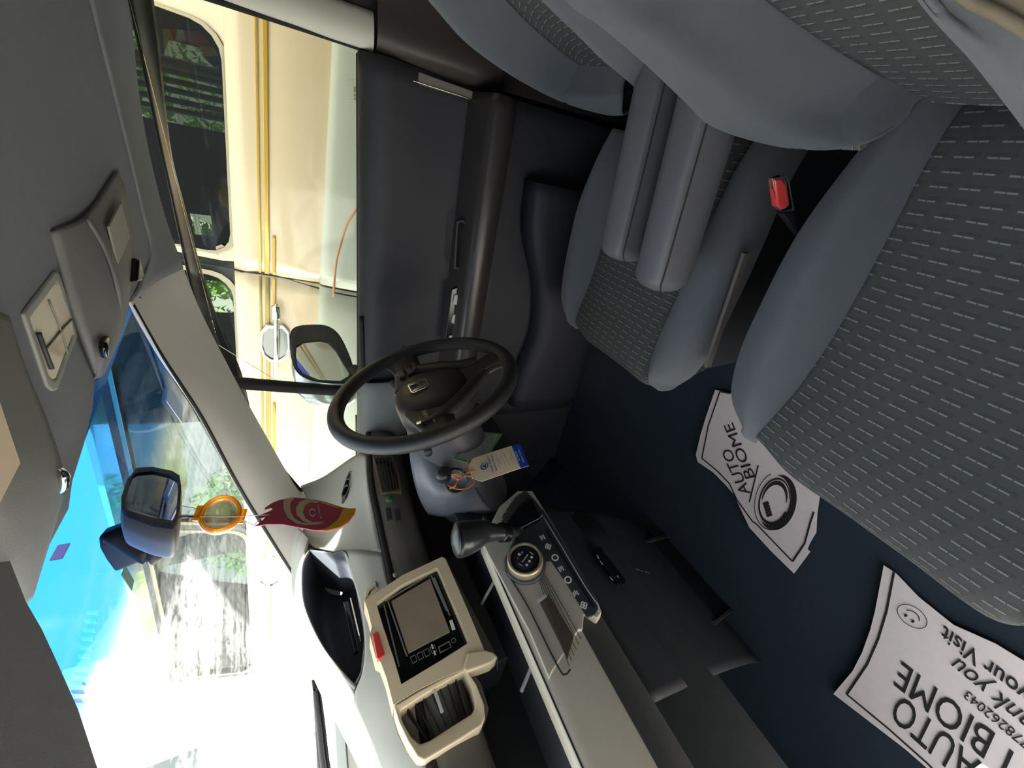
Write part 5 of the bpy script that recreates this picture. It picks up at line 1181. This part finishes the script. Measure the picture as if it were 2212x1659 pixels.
def bush(nm, c, s, n, label, mi, grp='shrubs beyond the parked car', leaf=.045):
    t = thing(nm, (c[0], c[1], GZ), label, 'plant', grp)
    rnd = random.Random(int(c[0] * 100 + c[1] * 7)); v = []; f = []
    for i in range(n):
        u = V((rnd.gauss(0, 1), rnd.gauss(0, 1), rnd.gauss(0, 1))).normalized() * rnd.uniform(.6, 1.0)
        p = V((c[0] + u.x * s[0], c[1] + u.y * s[1], c[2] + u.z * s[2]))
        a = V((rnd.uniform(-1, 1), rnd.uniform(-1, 1), rnd.uniform(-1, 1))).normalized(); b = a.cross(V((rnd.uniform(-1, 1), rnd.uniform(-1, 1), rnd.uniform(-1, 1)))).normalized()
        L_ = leaf * rnd.uniform(.6, 1.3); k_ = len(v)
        v += [p - a * L_, p + b * L_ * .4, p + a * L_, p - b * L_ * .4]; f.append([k_, k_ + 1, k_ + 2, k_ + 3])
    link('foliage', v, f, leafm[mi], t, smooth=False)
    for k in range(3): tube('stem', [(c[0] + .04 * k, c[1], GZ), (c[0] + (k - 1) * s[0] * .3, c[1], c[2]), (c[0] + (k - 1) * s[0] * .5, c[1] + .1, c[2] + s[2] * .5)], .02, mat('stem brown', (98, 82, 60), .9), t, seg=6)
    return t
bush('leafy_shrub', (-.15, -5.4, 1.9), (.95, .45, 1.3), 5200, 'mid green shrub seen through the rear window of the cream car, behind the gate', 1)
bush('leafy_shrub', (1.45, -5.0, 1.95), (.40, .4, .7), 3200, 'bright green shrub seen through the middle window of the cream car', 0)
bush('leafy_shrub', (2.4, -4.8, 1.9), (.5, .5, .8), 3200, 'bright leafy shrub just past the dark window post of the cream car', 0)
bush('leafy_shrub', (5.6, -5.2, 1.6), (1.3, .6, 1.2), 7000, 'green shrub seen in streaks through the windscreen, right of the amber charm', 1, leaf=.05)
bush('leafy_shrub', (8.4, -5.3, 1.6), (.9, .6, 1.3), 5000, 'yellow-green shrub seen through the windscreen smears, below the mirror foot', 0, leaf=.06)
# unseen roof added to keep direct sun off the cabin and dash
shade = thing('shade_roof', (-1, -5.9, GZ), 'unseen flat roof added over both cars to shade the cabin and dash', 'shade_roof')
box('shade_sheet', (-2.6, -3.2, 2.93), (7.1, 6.1, .05), mat('pale sheet roof', (214, 214, 206), .7), shade, 0)
box('shade_sheet', (-3.12, .37, 2.93), (5.96, 1.04, .05), mat('pale sheet roof', (214, 214, 206), .7), shade, 0)
for x_, y_ in ((-5.8, -6.0), (-2.6, -6.0), (.8, -6.0), (-5.8, .85), (-.9, .85)): tube('post', [(x_, y_, GZ), (x_, y_, 2.9)], .05, wp, shade, seg=12)
# ------------------------------------------------------------ white house ahead of the car
hs = thing('house', (11, 0, GZ), 'white house with a slatted balcony ahead of the car, seen through the blue sun band', 'building')
hw = mat('white house wall', (240, 240, 236), .9)
box('house_wall', (12, 1.0, 3.0), (.4, 17, 6.9), hw, hs, 0)
box('lower_wall', (10.5, -.5, .9), (.3, 12, 2.6), hw, hs, 0)
dkw = mat('house window', (60, 72, 80), .2)
for y_, z_, w_, h_ in ((-2.6, 4.0, 1.2, 1.1), (-4.4, 4.0, 1.0, 1.1), (-.6, 5.4, 1.6, 1.0)): box('house_window', (11.78, y_, z_), (.06, w_, h_), dkw, hs, .01)
for k in range(11):
    xx, yy_ = 200 - k * 3.6, 1318 + k * 19; prism('balcony_slat', [PX(*q, 11.2) for q in [(xx - 14, yy_), (xx + 12, yy_ + 1), (xx + 12, yy_ + 6), (xx - 14, yy_ + 5)]], (.1, 0, 0), mat('slat grey', (150, 160, 166), .7), hs, .0)
box('awning', (11.3, -4.6, 5.6), (1.2, 2.2, .12), mat('corrugated awning', (92, 98, 104), .6), hs, .01)
rbp = PX(130, 1192, 11.7); box('red_board', rbp, (.06, .5, .25), mat('red board', (190, 60, 60), .7), hs, .01)
box('eave', (11.3, -2.0, 6.6), (1.4, 9, .12), mat('eave grey', (120, 120, 122), .8), hs, .01)
# cables
for k in range(2): tube('cable', [(11.0, -4.5 + k * .3, 6.3), (11.0, -3.9 + k * .2, 5.8), (11.0, -3.2, 6.4)], .012, vblack, hs, seg=6)
# shop behind, only seen in the door mirror
shp = thing('shop_building', (-9, -4, GZ), 'grey shop front with blue and red panels reflected in the door mirror', 'building')
box('shop_wall', (-9.2, -3.5, 2.2), (.3, 9, 5.2), mat('grey shop wall', (120, 124, 122), .9), shp, 0)
box('blue_panel', (-9.0, -3.2, .9), (.06, 2.2, 1.2), mat('blue panel', (50, 50, 150), .6), shp, 0)
box('red_panel', (-8.98, -4.5, .9), (.06, .3, 1.2), mat('red panel', (200, 50, 50), .6), shp, 0)
# cowl and wiper at the foot of the windscreen
cw = thing('windscreen_wiper', PX(700, 1560, 1.30), 'black wiper lying at the foot of the windscreen on the passenger side', 'wiper')
tube('wiper_arm', [PX(683, 1490, 1.42), PX(692, 1560, 1.42), PX(705, 1670, 1.42), PX(735, 1800, 1.42)], .012, gloss, cw, seg=10)
tube('wiper_blade', [PX(679, 1470, 1.45), PX(684, 1560, 1.45), PX(692, 1670, 1.45), PX(720, 1800, 1.45)], .010, rubber, cw, seg=10)
struct(prism('trim_8', [(1.40, -1.0, .96), (1.40, .3, .96), (1.62, .26, .93), (1.62, -.96, .93)], (0, 0, -.03), mat('cowl plastic grey', (86, 92, 92), .7), bev=.005), 'grey plastic cowl ahead of the windscreen')
